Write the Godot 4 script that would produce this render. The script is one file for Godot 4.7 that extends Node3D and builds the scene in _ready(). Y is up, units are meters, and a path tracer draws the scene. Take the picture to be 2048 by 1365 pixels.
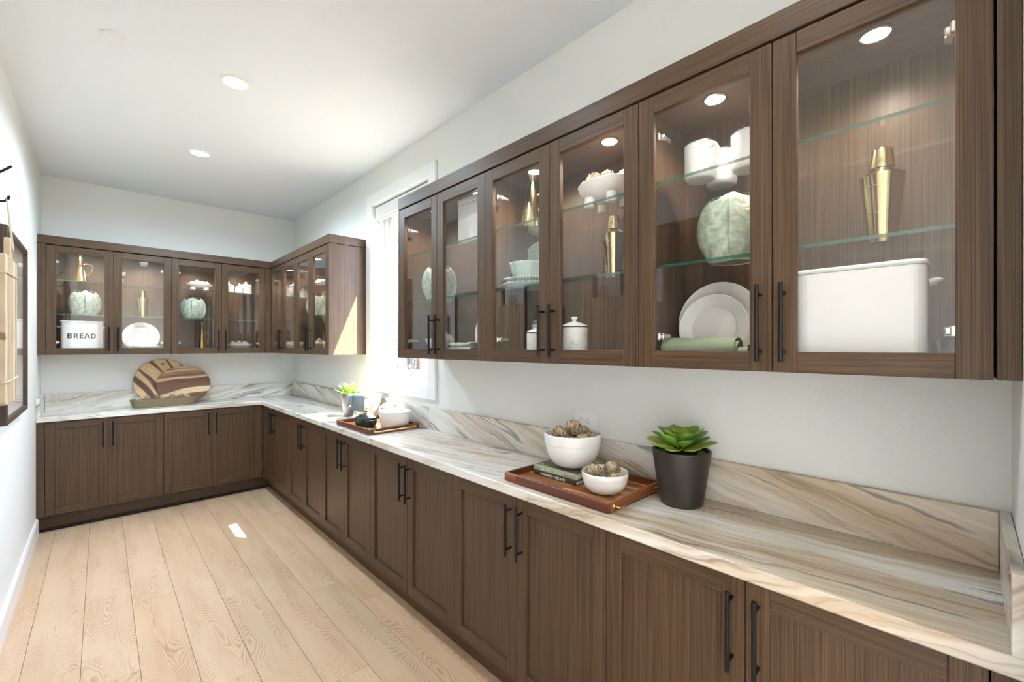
extends Node3D
# A butler's pantry: dark oak cabinets round two walls, stone worktop, a sunlit window.
# Axes: x to the right towards the window wall, y up, depth d runs into the room (z = -d).

const XU := 1.2934      # front of the wall cabinets on the window wall
const XC := 1.174       # front of the worktop on the window wall
const XB := 1.1943      # front of the base cabinets on the window wall
const XW := 1.6128      # window wall
const XL := -0.3634     # left wall
const ZU := 5.029       # front of the wall cabinets on the far wall
const ZC := 4.934       # front of the worktop on the far wall
const ZB := 4.9495      # front of the base cabinets on the far wall
const ZW := 5.3466      # far wall
const ZE := -0.0755     # end wall beside the camera
const H := 2.906        # ceiling
const YT := 2.352       # top of the crown rail
const YC := 2.281       # bottom of the crown rail
const YB := 1.399       # bottom of the wall cabinets
const CT := 0.914       # worktop
const SH1 := 2.010      # glass shelves
const SH0 := 1.733
const SHB := 1.4175     # floor of the wall cabinets

var M := {}
var rng := RandomNumberGenerator.new()
var taken := {}

class Geo:
	var v := PackedVector3Array()
	var n := PackedVector3Array()
	var t := PackedVector2Array()
	func tri(a: Vector3, b: Vector3, c: Vector3, na: Vector3, nb: Vector3, nc: Vector3, ua := Vector2(), ub := Vector2(), uc := Vector2()) -> void:
		if (b - a).cross(c - a).dot(na + nb + nc) > 0.0:
			v.append_array([a, c, b]); n.append_array([na, nc, nb]); t.append_array([ua, uc, ub])
		else:
			v.append_array([a, b, c]); n.append_array([na, nb, nc]); t.append_array([ua, ub, uc])
	func quad(a: Vector3, b: Vector3, c: Vector3, d: Vector3, m: Vector3, ua := Vector2(), ub := Vector2(), uc := Vector2(), ud := Vector2()) -> void:
		tri(a, b, c, m, m, m, ua, ub, uc)
		tri(a, c, d, m, m, m, ua, uc, ud)
	# a box with chamfered edges; texture v runs along the grain axis, in metres
	func box(p0: Vector3, p1: Vector3, b := 0.0, grain := 1, off := Vector2()) -> void:
		var lo := p0.min(p1)
		var hi := p0.max(p1)
		var c := (lo + hi) / 2.0
		var e := (hi - lo) / 2.0
		b = minf(b, minf(e.x, minf(e.y, e.z)) * 0.9)
		for k in 3:
			var i := (k + 1) % 3
			var j := (k + 2) % 3
			for s in [-1.0, 1.0]:
				var m := Vector3(); m[k] = s
				var p := []
				var u := []
				for q in [[-1, -1], [1, -1], [1, 1], [-1, 1]]:
					var w := c
					w[k] += s * e[k]; w[i] += q[0] * (e[i] - b); w[j] += q[1] * (e[j] - b)
					p.append(w); u.append(_uv(w, k, grain, off))
				quad(p[0], p[1], p[2], p[3], m, u[0], u[1], u[2], u[3])
		if b <= 0.0:
			return
		for k in 3:      # edges along axis k
			var i := (k + 1) % 3
			var j := (k + 2) % 3
			for si in [-1.0, 1.0]:
				for sj in [-1.0, 1.0]:
					var m := Vector3(); m[i] = si; m[j] = sj
					m = m.normalized()
					var p := []
					for q in [[-1, 0], [1, 0], [1, 1], [-1, 1]]:
						var w := c
						w[k] += q[0] * (e[k] - b)
						w[i] += si * (e[i] - (b if q[1] else 0.0))
						w[j] += sj * (e[j] - (0.0 if q[1] else b))
						p.append(w)
					var ax := i if k != i else j
					quad(p[0], p[1], p[2], p[3], m, _uv(p[0], ax, grain, off), _uv(p[1], ax, grain, off), _uv(p[2], ax, grain, off), _uv(p[3], ax, grain, off))
		for sx in [-1.0, 1.0]:
			for sy in [-1.0, 1.0]:
				for sz in [-1.0, 1.0]:
					var s := Vector3(sx, sy, sz)
					var m := s.normalized()
					var o := c + s * e
					var p := [o - Vector3(0, sy * b, sz * b), o - Vector3(sx * b, 0, sz * b), o - Vector3(sx * b, sy * b, 0)]
					tri(p[0], p[1], p[2], m, m, m, _uv(p[0], 0, grain, off), _uv(p[1], 0, grain, off), _uv(p[2], 0, grain, off))
	func _uv(w: Vector3, k: int, grain: int, off: Vector2) -> Vector2:
		var a := [0, 1, 2]
		a.erase(k)
		if k == grain:
			return Vector2(w[a[0]], w[a[1]] * 0.05) + off
		var other: int = a[0] if a[1] == grain else a[1]
		return Vector2(w[other] + w[k], w[grain]) + off
	# a smooth sheet of (nu + 1) x (nv + 1) points; closed joins the last column to the first
	func grid(nu: int, nv: int, f: Callable, closed := false, flip := false, scale := Vector2.ONE) -> void:
		var p := []
		for i in nu + 1:
			var row := PackedVector3Array()
			for j in nv + 1:
				row.append(f.call(float(i % nu if closed else i) / nu, float(j) / nv))
			p.append(row)
		var q := []
		for i in nu + 1:
			var row := PackedVector3Array()
			for j in nv + 1:
				var i0 := i - 1; var i1 := i + 1
				if closed:
					i0 = (i - 1 + nu) % nu; i1 = (i + 1) % nu
				else:
					i0 = maxi(i0, 0); i1 = mini(i1, nu)
				var du: Vector3 = p[i1][j] - p[i0][j]
				if du.length() < 1e-6:
					var jj := clampi(j + (1 if j == 0 else -1), 0, nv)
					du = p[i1][jj] - p[i0][jj]
				var dv: Vector3 = p[i][mini(j + 1, nv)] - p[i][maxi(j - 1, 0)]
				var m := du.cross(dv)
				m = m.normalized() if m.length() > 1e-12 else Vector3.UP
				row.append(-m if flip else m)
			q.append(row)
		for i in nu:
			for j in nv:
				var a := Vector2(float(i) / nu, float(j) / nv) * scale
				var b := Vector2(float(i + 1) / nu, float(j + 1) / nv) * scale
				tri(p[i][j], p[i + 1][j], p[i + 1][j + 1], q[i][j], q[i + 1][j], q[i + 1][j + 1], a, Vector2(b.x, a.y), b)
				tri(p[i][j], p[i + 1][j + 1], p[i][j + 1], q[i][j], q[i + 1][j + 1], q[i][j + 1], a, b, Vector2(a.x, b.y))
	# a profile of (radius, height) turned about y; "sharp" points are doubled in the profile
	func lathe(profile: Array, seg := 40, at := Vector3(), squash := Vector2.ONE) -> void:
		var runs := [[]]
		for k in profile.size():
			runs[-1].append(profile[k])
			if k > 0 and k < profile.size() - 1:
				var a: Vector2 = (profile[k] - profile[k - 1]).normalized()
				var b: Vector2 = (profile[k + 1] - profile[k]).normalized()
				if a.dot(b) < 0.7:
					runs.append([profile[k]])
		for run in runs:
			if run.size() < 2:
				continue
			var r: Array = run
			grid(seg, r.size() - 1, func(u: float, w: float):
				var pt: Vector2 = r[roundi(w * (r.size() - 1))]
				return at + Vector3(cos(u * TAU) * pt.x * squash.x, pt.y, -sin(u * TAU) * pt.x * squash.y), true)
	func tube(path: Array, r: float, seg := 8, caps := true) -> void:
		var fr := []
		var up := Vector3.UP
		for k in path.size():
			var d: Vector3 = (path[mini(k + 1, path.size() - 1)] - path[maxi(k - 1, 0)]).normalized()
			if absf(d.dot(up)) > 0.95:
				up = Vector3.RIGHT if absf(d.x) < 0.9 else Vector3.FORWARD
			var s := d.cross(up).normalized()
			up = s.cross(d).normalized()
			fr.append([s, up, d])
		grid(seg, path.size() - 1, func(u: float, w: float):
			var k := roundi(w * (path.size() - 1))
			return path[k] + (fr[k][0] * cos(u * TAU) + fr[k][1] * sin(u * TAU)) * r, true)
		if caps:
			for e in [0, path.size() - 1]:
				var m: Vector3 = fr[e][2] * (-1.0 if e == 0 else 1.0)
				for k in seg:
					var a: Vector3 = path[e] + (fr[e][0] * cos(k * TAU / seg) + fr[e][1] * sin(k * TAU / seg)) * r
					var b: Vector3 = path[e] + (fr[e][0] * cos((k + 1) * TAU / seg) + fr[e][1] * sin((k + 1) * TAU / seg)) * r
					tri(path[e], a, b, m, m, m)
	# a closed outline in the plane (x, y) given thickness from z0 to z1, with a small chamfer
	func slab(outline: PackedVector2Array, z0: float, z1: float, b := 0.002, uvs := 1.0) -> void:
		var inner := Geometry2D.offset_polygon(outline, -b)
		var face: PackedVector2Array = inner[0] if inner.size() and b > 0.0 else outline
		var ids := Geometry2D.triangulate_polygon(face)
		for k in range(0, ids.size(), 3):
			for s in [[z0, Vector3(0, 0, -1)], [z1, Vector3(0, 0, 1)]]:
				var a := face[ids[k]]; var c := face[ids[k + 1]]; var d := face[ids[k + 2]]
				tri(Vector3(a.x, a.y, s[0]), Vector3(c.x, c.y, s[0]), Vector3(d.x, d.y, s[0]), s[1], s[1], s[1], a * uvs, c * uvs, d * uvs)
		var mid := Vector2()
		for q in outline: mid += q / outline.size()
		for k in outline.size():
			var a := outline[k]; var c := outline[(k + 1) % outline.size()]
			var e := (c - a).normalized()
			var m2 := Vector2(e.y, -e.x)
			if Geometry2D.is_point_in_polygon((a + c) / 2 + m2 * 0.0005, outline): m2 = -m2
			var m := Vector3(m2.x, m2.y, 0)
			quad(Vector3(a.x, a.y, z0 + b), Vector3(c.x, c.y, z0 + b), Vector3(c.x, c.y, z1 - b), Vector3(a.x, a.y, z1 - b), m, a * uvs, c * uvs, c * uvs + Vector2(0, 0.01), a * uvs + Vector2(0, 0.01))
			if b > 0.0:
				var ai := a - m2 * b; var ci := c - m2 * b
				for s in [[z0, z0 + b, -1.0], [z1, z1 - b, 1.0]]:
					quad(Vector3(a.x, a.y, s[1]), Vector3(c.x, c.y, s[1]), Vector3(ci.x, ci.y, s[0]), Vector3(ai.x, ai.y, s[0]), (m + Vector3(0, 0, s[2])).normalized(), a * uvs, c * uvs, ci * uvs, ai * uvs)
	func move(x: Transform3D, from := 0) -> void:
		for k in range(from, v.size()):
			v[k] = x * v[k]
			n[k] = (x.basis * n[k]).normalized()
	func mesh() -> ArrayMesh:
		var a := []
		a.resize(Mesh.ARRAY_MAX)
		a[Mesh.ARRAY_VERTEX] = v; a[Mesh.ARRAY_NORMAL] = n; a[Mesh.ARRAY_TEX_UV] = t
		var m := ArrayMesh.new()
		m.add_surface_from_arrays(Mesh.PRIMITIVE_TRIANGLES, a)
		return m

# ---------------------------------------------------------------- naming helpers
func numbered(called: String) -> String:
	taken[called] = taken.get(called, -1) + 1
	return called if taken[called] == 0 else "%s_%03d" % [called, taken[called]]

func tag(o: Node3D, label: String, category: String, group := "") -> Node3D:
	o.set_meta("label", label)
	o.set_meta("category", category)
	if group: o.set_meta("group", group)
	return o

func thing(called: String, label: String, category: String, at := Vector3(), turn := 0.0, group := "") -> Node3D:
	var o := Node3D.new()
	o.name = numbered(called)
	add_child(o)
	o.position = at
	o.rotation_degrees.y = turn
	return tag(o, label, category, group)

func put(called: String, g, m: Material, parent: Node = null, at := Vector3(), kind := "") -> MeshInstance3D:
	var o := MeshInstance3D.new()
	o.mesh = g.mesh() if g is Geo else g
	o.material_override = m
	o.name = called if parent else numbered(called)
	(parent if parent else self).add_child(o, true)
	o.position = at
	if kind: o.set_meta("kind", kind)
	return o

func copy(o: Node3D, at: Vector3, label: String, turn := 0.0, group := "") -> Node3D:
	var c := o.duplicate() as Node3D
	var stem := String(o.name)
	if stem.length() > 4 and stem[-4] == "_" and stem.right(3).is_valid_int(): stem = stem.left(-4)
	c.name = numbered(stem)
	add_child(c)
	c.position = at
	c.rotation_degrees.y = turn
	c.set_meta("label", label)
	if group: c.set_meta("group", group)
	elif c.has_meta("group"): c.remove_meta("group")
	return c

func W(x: float, y: float, d: float) -> Vector3:
	return Vector3(x, y, -d)

func rnd(a: float, b: float) -> float:
	return rng.randf_range(a, b)

func off() -> Vector2:
	return Vector2(rnd(0, 3), rnd(0.0, 1.2))

# ---------------------------------------------------------------- materials
func mat(called: String, c: Color, rough := 0.5, metal := 0.0, spec := 0.5) -> StandardMaterial3D:
	var m := StandardMaterial3D.new()
	m.resource_name = called
	m.albedo_color = c
	m.roughness = rough
	m.metallic = metal
	m.metallic_specular = spec
	M[called] = m
	return m

func rgb(r: int, g: int, b: int) -> Color:
	return Color8(r, g, b)

func noise(s: int, f: float, oct := 3) -> FastNoiseLite:
	var k := FastNoiseLite.new()
	k.seed = s
	k.frequency = f
	k.noise_type = FastNoiseLite.TYPE_SIMPLEX_SMOOTH
	k.fractal_type = FastNoiseLite.FRACTAL_FBM
	k.fractal_octaves = oct
	return k

func picture(w: int, h: int, f: Callable) -> ImageTexture:
	var b := PackedByteArray()
	b.resize(w * h * 3)
	var k := 0
	for y in h:
		for x in w:
			var c: Color = f.call(x, y)
			b[k] = clampi(int(c.r * 255.0), 0, 255)
			b[k + 1] = clampi(int(c.g * 255.0), 0, 255)
			b[k + 2] = clampi(int(c.b * 255.0), 0, 255)
			k += 3
	return ImageTexture.create_from_image(Image.create_from_data(w, h, false, Image.FORMAT_RGB8, b))

func rough_wall(called: String, c: Color, size: float, deep: float, r := 0.75) -> void:
	var m := mat(called, c, r)
	var nt := NoiseTexture2D.new()
	nt.width = 512; nt.height = 512; nt.seamless = true
	nt.noise = noise(7, 0.035, 3)
	m.heightmap_enabled = true
	m.heightmap_texture = nt
	m.heightmap_scale = deep
	m.uv1_triplanar = true
	m.uv1_world_triplanar = true
	m.uv1_scale = Vector3.ONE / size

func wood_texture() -> ImageTexture:     # 0.36 m across, 3.6 m along the grain
	var a := noise(3, 1.0, 2)
	var b := noise(5, 1.0, 2)
	return picture(640, 384, func(x: int, y: int):
		var bend := b.get_noise_2d(x * 0.004, y * 0.007) * 4.0
		var fine := a.get_noise_2d((x + bend) * 0.20, y * 0.012)
		var hair := b.get_noise_2d((x + bend) * 0.45 + 300.0, y * 0.030)
		var wide := b.get_noise_2d((x + bend) * 0.03, y * 0.008)
		var k := clampf(0.48 + fine * 0.48 + hair * 0.32 + wide * 0.16, 0.0, 1.0)
		return Color8(62, 48, 40).lerp(Color8(124, 101, 84), k))

func oak_texture() -> ImageTexture:      # four boards side by side, 0.2 m each, 3 m long
	var a := noise(11, 1.0, 2)
	var b := noise(12, 1.0, 3)
	var o := noise(13, 1.0, 1)
	var tone_of := noise(14, 1.0, 2)
	return picture(1024, 1280, func(x: int, y: int):
		var strip := int(x / 256)
		var s := (x % 256) / 256.0 - 0.5
		var t := y / 1280.0
		var wave := o.get_noise_2d(s * 0.9 + strip * 31.0, t * 3.0 + strip * 17.0) * 1.1 + a.get_noise_2d(s * 3.0 + strip * 9.0, t * 14.0) * 0.05
		var g := fposmod((wave + s * s * (1.1 if strip != 2 else 0.3) + s * (0.15 if strip % 2 else -0.5)) * 13.0, 1.0)
		var line := smoothstep(0.35, 0.88, g) * (1.0 - smoothstep(0.88, 1.0, g)) * clampf(0.75 + tone_of.get_noise_2d(s * 1.5 + strip * 5.0, t * 5.0) * 1.6, 0.15, 1.2)
		var streak := b.get_noise_2d(x * 0.19, y * 0.011)
		var tone := b.get_noise_2d(x * 0.008 + 50.0, y * 0.002)
		var c := Color8(216, 191, 163).lerp(Color8(176, 145, 112), clampf(line * 0.52 + streak * 0.30 + tone * 0.35, 0.0, 1.0))
		return c)

func stone_texture(wide: int, long: float, tan_end: float) -> ImageTexture:    # long metres along u by 1.2 m along v; tan_end: strength of the near tan veins, paling into window glare put in the colour
	var a := noise(21, 1.0, 3)
	var b := noise(22, 1.0, 3)
	return picture(wide, 720, func(x: int, y: int):
		var u := x / float(wide) * long
		var w := y / 720.0 * 1.2
		var q := w + u * 0.16 + a.get_noise_2d(u * 0.5, w * 0.8) * 0.07 + b.get_noise_2d(u * 5.0, w * 11.0) * 0.014
		var cloud := b.get_noise_2d(u * 0.8, q * 3.5)
		var streak := a.get_noise_2d(u * 0.9 + 11.0, q * 17.0)
		var v1 := clampf(1.0 - absf(b.get_noise_2d(u * 0.30 + 7.0, q * 8.0)) * 13.0, 0.0, 1.0)
		var v2 := clampf(1.0 - absf(a.get_noise_2d(u * 0.42 + 40.0, q * 17.0)) * 9.0, 0.0, 1.0)
		var dark := clampf(1.0 - absf(a.get_noise_2d(u * 0.16 + 90.0, q * 3.6 + 3.0)) * 20.0, 0.0, 1.0)
		var hair := clampf(1.0 - absf(b.get_noise_2d(u * 2.2 + 15.0, q * 38.0)) * 5.0, 0.0, 1.0)
		var gate := smoothstep(-0.05, 0.30, b.get_noise_2d(u * 1.4 + 70.0, q * 5.0))
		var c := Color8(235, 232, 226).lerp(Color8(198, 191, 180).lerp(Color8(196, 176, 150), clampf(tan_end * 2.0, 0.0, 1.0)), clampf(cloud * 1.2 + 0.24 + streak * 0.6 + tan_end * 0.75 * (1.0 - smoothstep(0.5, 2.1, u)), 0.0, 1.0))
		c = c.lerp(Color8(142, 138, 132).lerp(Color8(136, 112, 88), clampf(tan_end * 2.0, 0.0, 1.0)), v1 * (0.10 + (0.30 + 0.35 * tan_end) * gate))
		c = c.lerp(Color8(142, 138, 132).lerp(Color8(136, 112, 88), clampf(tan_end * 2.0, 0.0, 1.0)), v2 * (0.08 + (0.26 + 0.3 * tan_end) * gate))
		c = c.lerp(Color8(140, 122, 102), hair * hair * (0.06 + 0.34 * smoothstep(0.0, 0.4, cloud + streak)))
		c = c.lerp(Color8(84, 82, 74), dark * (0.04 + 0.62 * gate))
		return c)

func board_texture(light: Color, mid: Color, dark: Color, seed_: int, bands: float) -> ImageTexture:   # a unit square; the grain runs along v
	var a := noise(seed_, 1.0, 2)
	return picture(384, 384, func(x: int, y: int):
		var s := x / 384.0; var t := y / 384.0
		var q := s + a.get_noise_2d(s * 1.3, t * 0.7) * 0.06
		var band := a.get_noise_2d(q * bands, t * 0.22 + 20.0)
		var fine := a.get_noise_2d(q * 60.0, t * 1.5)
		var k := clampf(smoothstep(-0.16, 0.16, band) * 2.0 - 1.0 + fine * 0.5, -1.0, 1.0)
		return mid.lerp(light, k) if k > 0.0 else mid.lerp(dark, -k))

func art_texture(s: int) -> ImageTexture:     # a print: dark spiky leaves and a pale pencilled line on taupe
	var r := RandomNumberGenerator.new()
	r.seed = s
	var blades := []
	for k in 13:
		blades.append([0.30 + r.randf() * 0.22, r.randf_range(-0.20, 0.20), r.randf_range(0.34, 0.52)])
	var a := noise(s, 1.0, 2)
	return picture(320, 384, func(x: int, y: int):
		var u := x / 320.0; var w := 1.0 - y / 384.0
		var c := Color8(204, 197, 182).lerp(Color8(184, 176, 160), 0.5 + a.get_noise_2d(u * 3.0, w * 3.0))
		for bl in blades:
			var t: float = (w - 0.10) / bl[2]
			if t > 0.0 and t < 1.0:
				var mid: float = 0.42 + (bl[0] - 0.42) * t + bl[1] * t * t
				if absf(u - mid) < 0.022 * sin(PI * pow(t, 0.7)) + 0.001: c = Color8(30, 36, 28)
		if absf(w - 0.80 - 0.03 * sin(u * 34.0) * sin(u * 9.0)) < 0.004 and u > 0.3 and u < 0.75: c = Color8(240, 236, 226)
		return c)

func textured(called: String, t: Texture2D, rough: float, scale := Vector3.ONE, tint := Color.WHITE, spec := 0.5) -> StandardMaterial3D:
	var m := mat(called, tint, rough, 0.0, spec)
	m.albedo_texture = t
	m.uv1_scale = scale
	return m

func glass(called: String, c: Color, alpha: float, spec := 0.5) -> StandardMaterial3D:
	var m := mat(called, Color(c.r, c.g, c.b, alpha), 0.0, 0.0, spec)
	m.transparency = BaseMaterial3D.TRANSPARENCY_ALPHA
	return m

func lamp(called: String, c: Color, e: float) -> StandardMaterial3D:
	var m := mat(called, c, 0.4)
	m.emission_enabled = true
	m.emission = c
	m.emission_energy_multiplier = e
	return m

func make_materials() -> void:
	rough_wall("wall paint", rgb(236, 237, 233), 0.14, 0.05, 0.7)
	rough_wall("ceiling paint", rgb(240, 244, 246), 0.16, 0.06, 0.8)
	mat("trim paint", rgb(244, 244, 243), 0.35)
	var wt := wood_texture()
	var ws := Vector3(1.0 / 0.36, 1.0 / 3.6, 1)
	textured("cabinet wood", wt, 0.42, ws, Color(0.865, 0.83, 0.74), 0.4)
	textured("frame wood", wt, 0.5, ws, Color(0.72, 0.62, 0.55))
	mat("dark gap", rgb(22, 18, 16), 0.8)
	var ot := oak_texture()
	var tones := [Color(0.99, 0.975, 0.965), Color(0.965, 0.945, 0.93), Color(0.985, 0.965, 0.95), Color(0.955, 0.94, 0.92), Color(0.985, 0.95, 0.925)]
	for k in 5:
		textured("oak %d" % k, ot, 0.34, Vector3(1.0 / 0.8, 1.0 / 3.0, 1), tones[k], 0.45)
	textured("stone", stone_texture(1792, 3.6, 0.0), 0.16, Vector3(1.0 / 3.6, 1.0 / 1.2, 1))
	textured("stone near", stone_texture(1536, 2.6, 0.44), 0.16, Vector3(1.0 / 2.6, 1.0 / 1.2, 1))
	mat("black metal", rgb(17, 17, 17), 0.42, 0.0, 0.35)
	mat("steel", rgb(200, 200, 200), 0.22, 1.0)
	mat("brass", rgb(206, 172, 108), 0.2, 1.0)
	mat("pale brass", rgb(214, 194, 146), 0.16, 1.0)
	mat("enamel", rgb(240, 240, 238), 0.14)
	mat("porcelain", rgb(240, 238, 234), 0.12)
	mat("stoneware", rgb(238, 236, 232), 0.16)
	mat("celadon", rgb(176, 198, 188), 0.18)
	mat("white plastic", rgb(243, 243, 241), 0.3)
	mat("slot", rgb(30, 30, 30), 0.6)
	mat("navy print", rgb(16, 18, 32), 0.5, 0.0, 0.3)
	mat("white print", rgb(232, 232, 224), 0.5)
	mat("pale green print", rgb(196, 208, 168), 0.5)
	mat("sage cloth", rgb(152, 166, 140), 0.9)
	mat("pale sage cloth", rgb(186, 200, 182), 0.9)
	mat("blue cloth", rgb(122, 138, 142), 0.9)
	mat("pot brown", rgb(44, 37, 33), 0.42)
	mat("pot grey", rgb(112, 110, 114), 0.34)
	mat("leaf light", rgb(158, 184, 76), 0.4)
	mat("leaf mid", rgb(116, 158, 62), 0.4)
	mat("leaf dark", rgb(56, 92, 44), 0.42)
	mat("moss", rgb(96, 110, 30), 0.95)
	mat("soil", rgb(40, 32, 24), 0.95)
	for k in ["leaf light", "leaf mid", "leaf dark"]:
		M[k].backlight_enabled = true
		M[k].backlight = Color(0.22, 0.28, 0.08)
	var art := [rgb(206, 186, 156), rgb(188, 166, 136), rgb(168, 144, 116)]
	for k in 3: mat("artichoke %d" % k, art[k], 0.8)
	mat("artichoke core", rgb(140, 118, 92), 0.9)
	mat("pale artichoke", rgb(224, 202, 178), 0.8)
	mat("olive glaze", rgb(120, 109, 82), 0.3)
	mat("forest enamel", rgb(40, 54, 48), 0.16)
	mat("rope", rgb(190, 172, 146), 0.95)
	mat("paper", rgb(228, 222, 208), 0.9)
	mat("sage cover", rgb(150, 156, 132), 0.5)
	mat("charcoal cover", rgb(52, 48, 44), 0.45)
	mat("shade fabric", rgb(226, 226, 224), 0.8)
	mat("vinyl", rgb(246, 247, 247), 0.3)
	mat("smoke black", rgb(16, 16, 17), 0.2)
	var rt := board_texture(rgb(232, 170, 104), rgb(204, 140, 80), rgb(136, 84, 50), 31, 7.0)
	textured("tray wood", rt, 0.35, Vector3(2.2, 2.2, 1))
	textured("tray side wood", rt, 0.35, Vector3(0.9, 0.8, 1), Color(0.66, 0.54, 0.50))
	textured("acacia", board_texture(rgb(222, 192, 144), rgb(168, 124, 84), rgb(84, 52, 36), 35, 5.5), 0.4)
	textured("acacia pale", board_texture(rgb(226, 200, 160), rgb(178, 138, 100), rgb(104, 68, 46), 37, 5.0), 0.4)
	textured("rustic wood", board_texture(rgb(206, 184, 154), rgb(180, 152, 122), rgb(138, 110, 84), 33, 9.0), 0.55, Vector3(2.0, 1.2, 1))
	# ribbed green glaze of the vases
	var vg := noise(41, 1.0, 3)
	var vt := picture(256, 512, func(x: int, y: int):
		var rib := 0.5 + 0.5 * sin(y * 0.50 + vg.get_noise_2d(x * 0.03, y * 0.02) * 6.0)
		var k := clampf(0.16 * rib + 0.42 + vg.get_noise_2d(x * 0.012, y * 0.012) * 0.7, 0.0, 1.0)
		return Color8(130, 150, 130).lerp(Color8(204, 210, 194), k))
	var vm := textured("green glaze", vt, 0.3)
	vm.heightmap_enabled = true
	vm.heightmap_texture = vt
	vm.heightmap_scale = 0.5
	# white marbled enamel of the canisters
	var mn := noise(43, 1.0, 4)
	textured("marbled enamel", picture(256, 256, func(x: int, y: int):
		var k := 1.0 - absf(mn.get_noise_2d(x * 0.016 + y * 0.008, y * 0.02)) * 12.0
		return Color8(238, 237, 233).lerp(Color8(110, 106, 102), clampf(k, 0.0, 1.0) * 0.6 * smoothstep(0.0, 0.3, mn.get_noise_2d(x * 0.01 + 40.0, y * 0.01)))), 0.16)
	# blossoms printed on a book cover
	textured("blossom cover", picture(192, 192, func(x: int, y: int):
		var c := Color8(70, 72, 58)
		for k in 26:
			var cx := fposmod(k * 71.3, 192.0); var cy := fposmod(k * 113.7, 192.0)
			var d := Vector2(x - cx, (y - cy) * (1.0 + 0.5 * sin(k))).length()
			var r := 9.0 + 5.0 * sin(k * 2.1)
			if d < r: c = [Color8(226, 200, 130), Color8(160, 110, 96), Color8(120, 130, 84), Color8(206, 196, 170)][k % 4].darkened(0.25 * d / r)
		return c), 0.5)
	glass("pane glass", rgb(250, 252, 252), 0.002, 0.5)
	glass("shelf glass", rgb(236, 248, 244), 0.004, 0.5)
	glass("picture glass", rgb(252, 252, 252), 0.002, 0.5)
	var ge := mat("shelf edge", rgb(30, 96, 80), 0.1)
	ge.transparency = BaseMaterial3D.TRANSPARENCY_ALPHA
	ge.albedo_color.a = 0.75
	for k in 3: textured("print %d" % k, art_texture(60 + k), 0.6)
	lamp("puck glow", rgb(255, 246, 234), 12.0)
	lamp("downlight glow", rgb(255, 250, 242), 5.0)
	mat("garden earth", rgb(64, 58, 48), 0.95)
	mat("garden leaf", rgb(23, 28, 15), 0.7)
	mat("garden dry leaf", rgb(110, 94, 54), 0.8)
	mat("bark", rgb(50, 41, 32), 0.9)
	mat("blue rock", rgb(15, 19, 34), 0.8)
	mat("outer wall", rgb(58, 62, 78), 0.9)

# ---------------------------------------------------------------- the room
func solid(called: String, boxes: Array, m: Material, bevel := 0.0) -> MeshInstance3D:
	var g := Geo.new()
	for b in boxes:
		var p: Vector3 = b[0]; var q: Vector3 = b[1]
		g.box(Vector3(minf(p.x, q.x), minf(p.y, q.y), minf(p.z, q.z)), Vector3(maxf(p.x, q.x), maxf(p.y, q.y), maxf(p.z, q.z)), bevel)
	var o := put(called, g, m)
	o.set_meta("kind", "structure")
	return o

const WN0 := 2.499; const WN1 := 3.345      # window opening along d
const WY0 := 1.197; const WY1 := 2.611
const XO := 1.80                            # outer face of the window wall
const RX := 2.70; const RD := -3.1          # the room behind the camera

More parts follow.
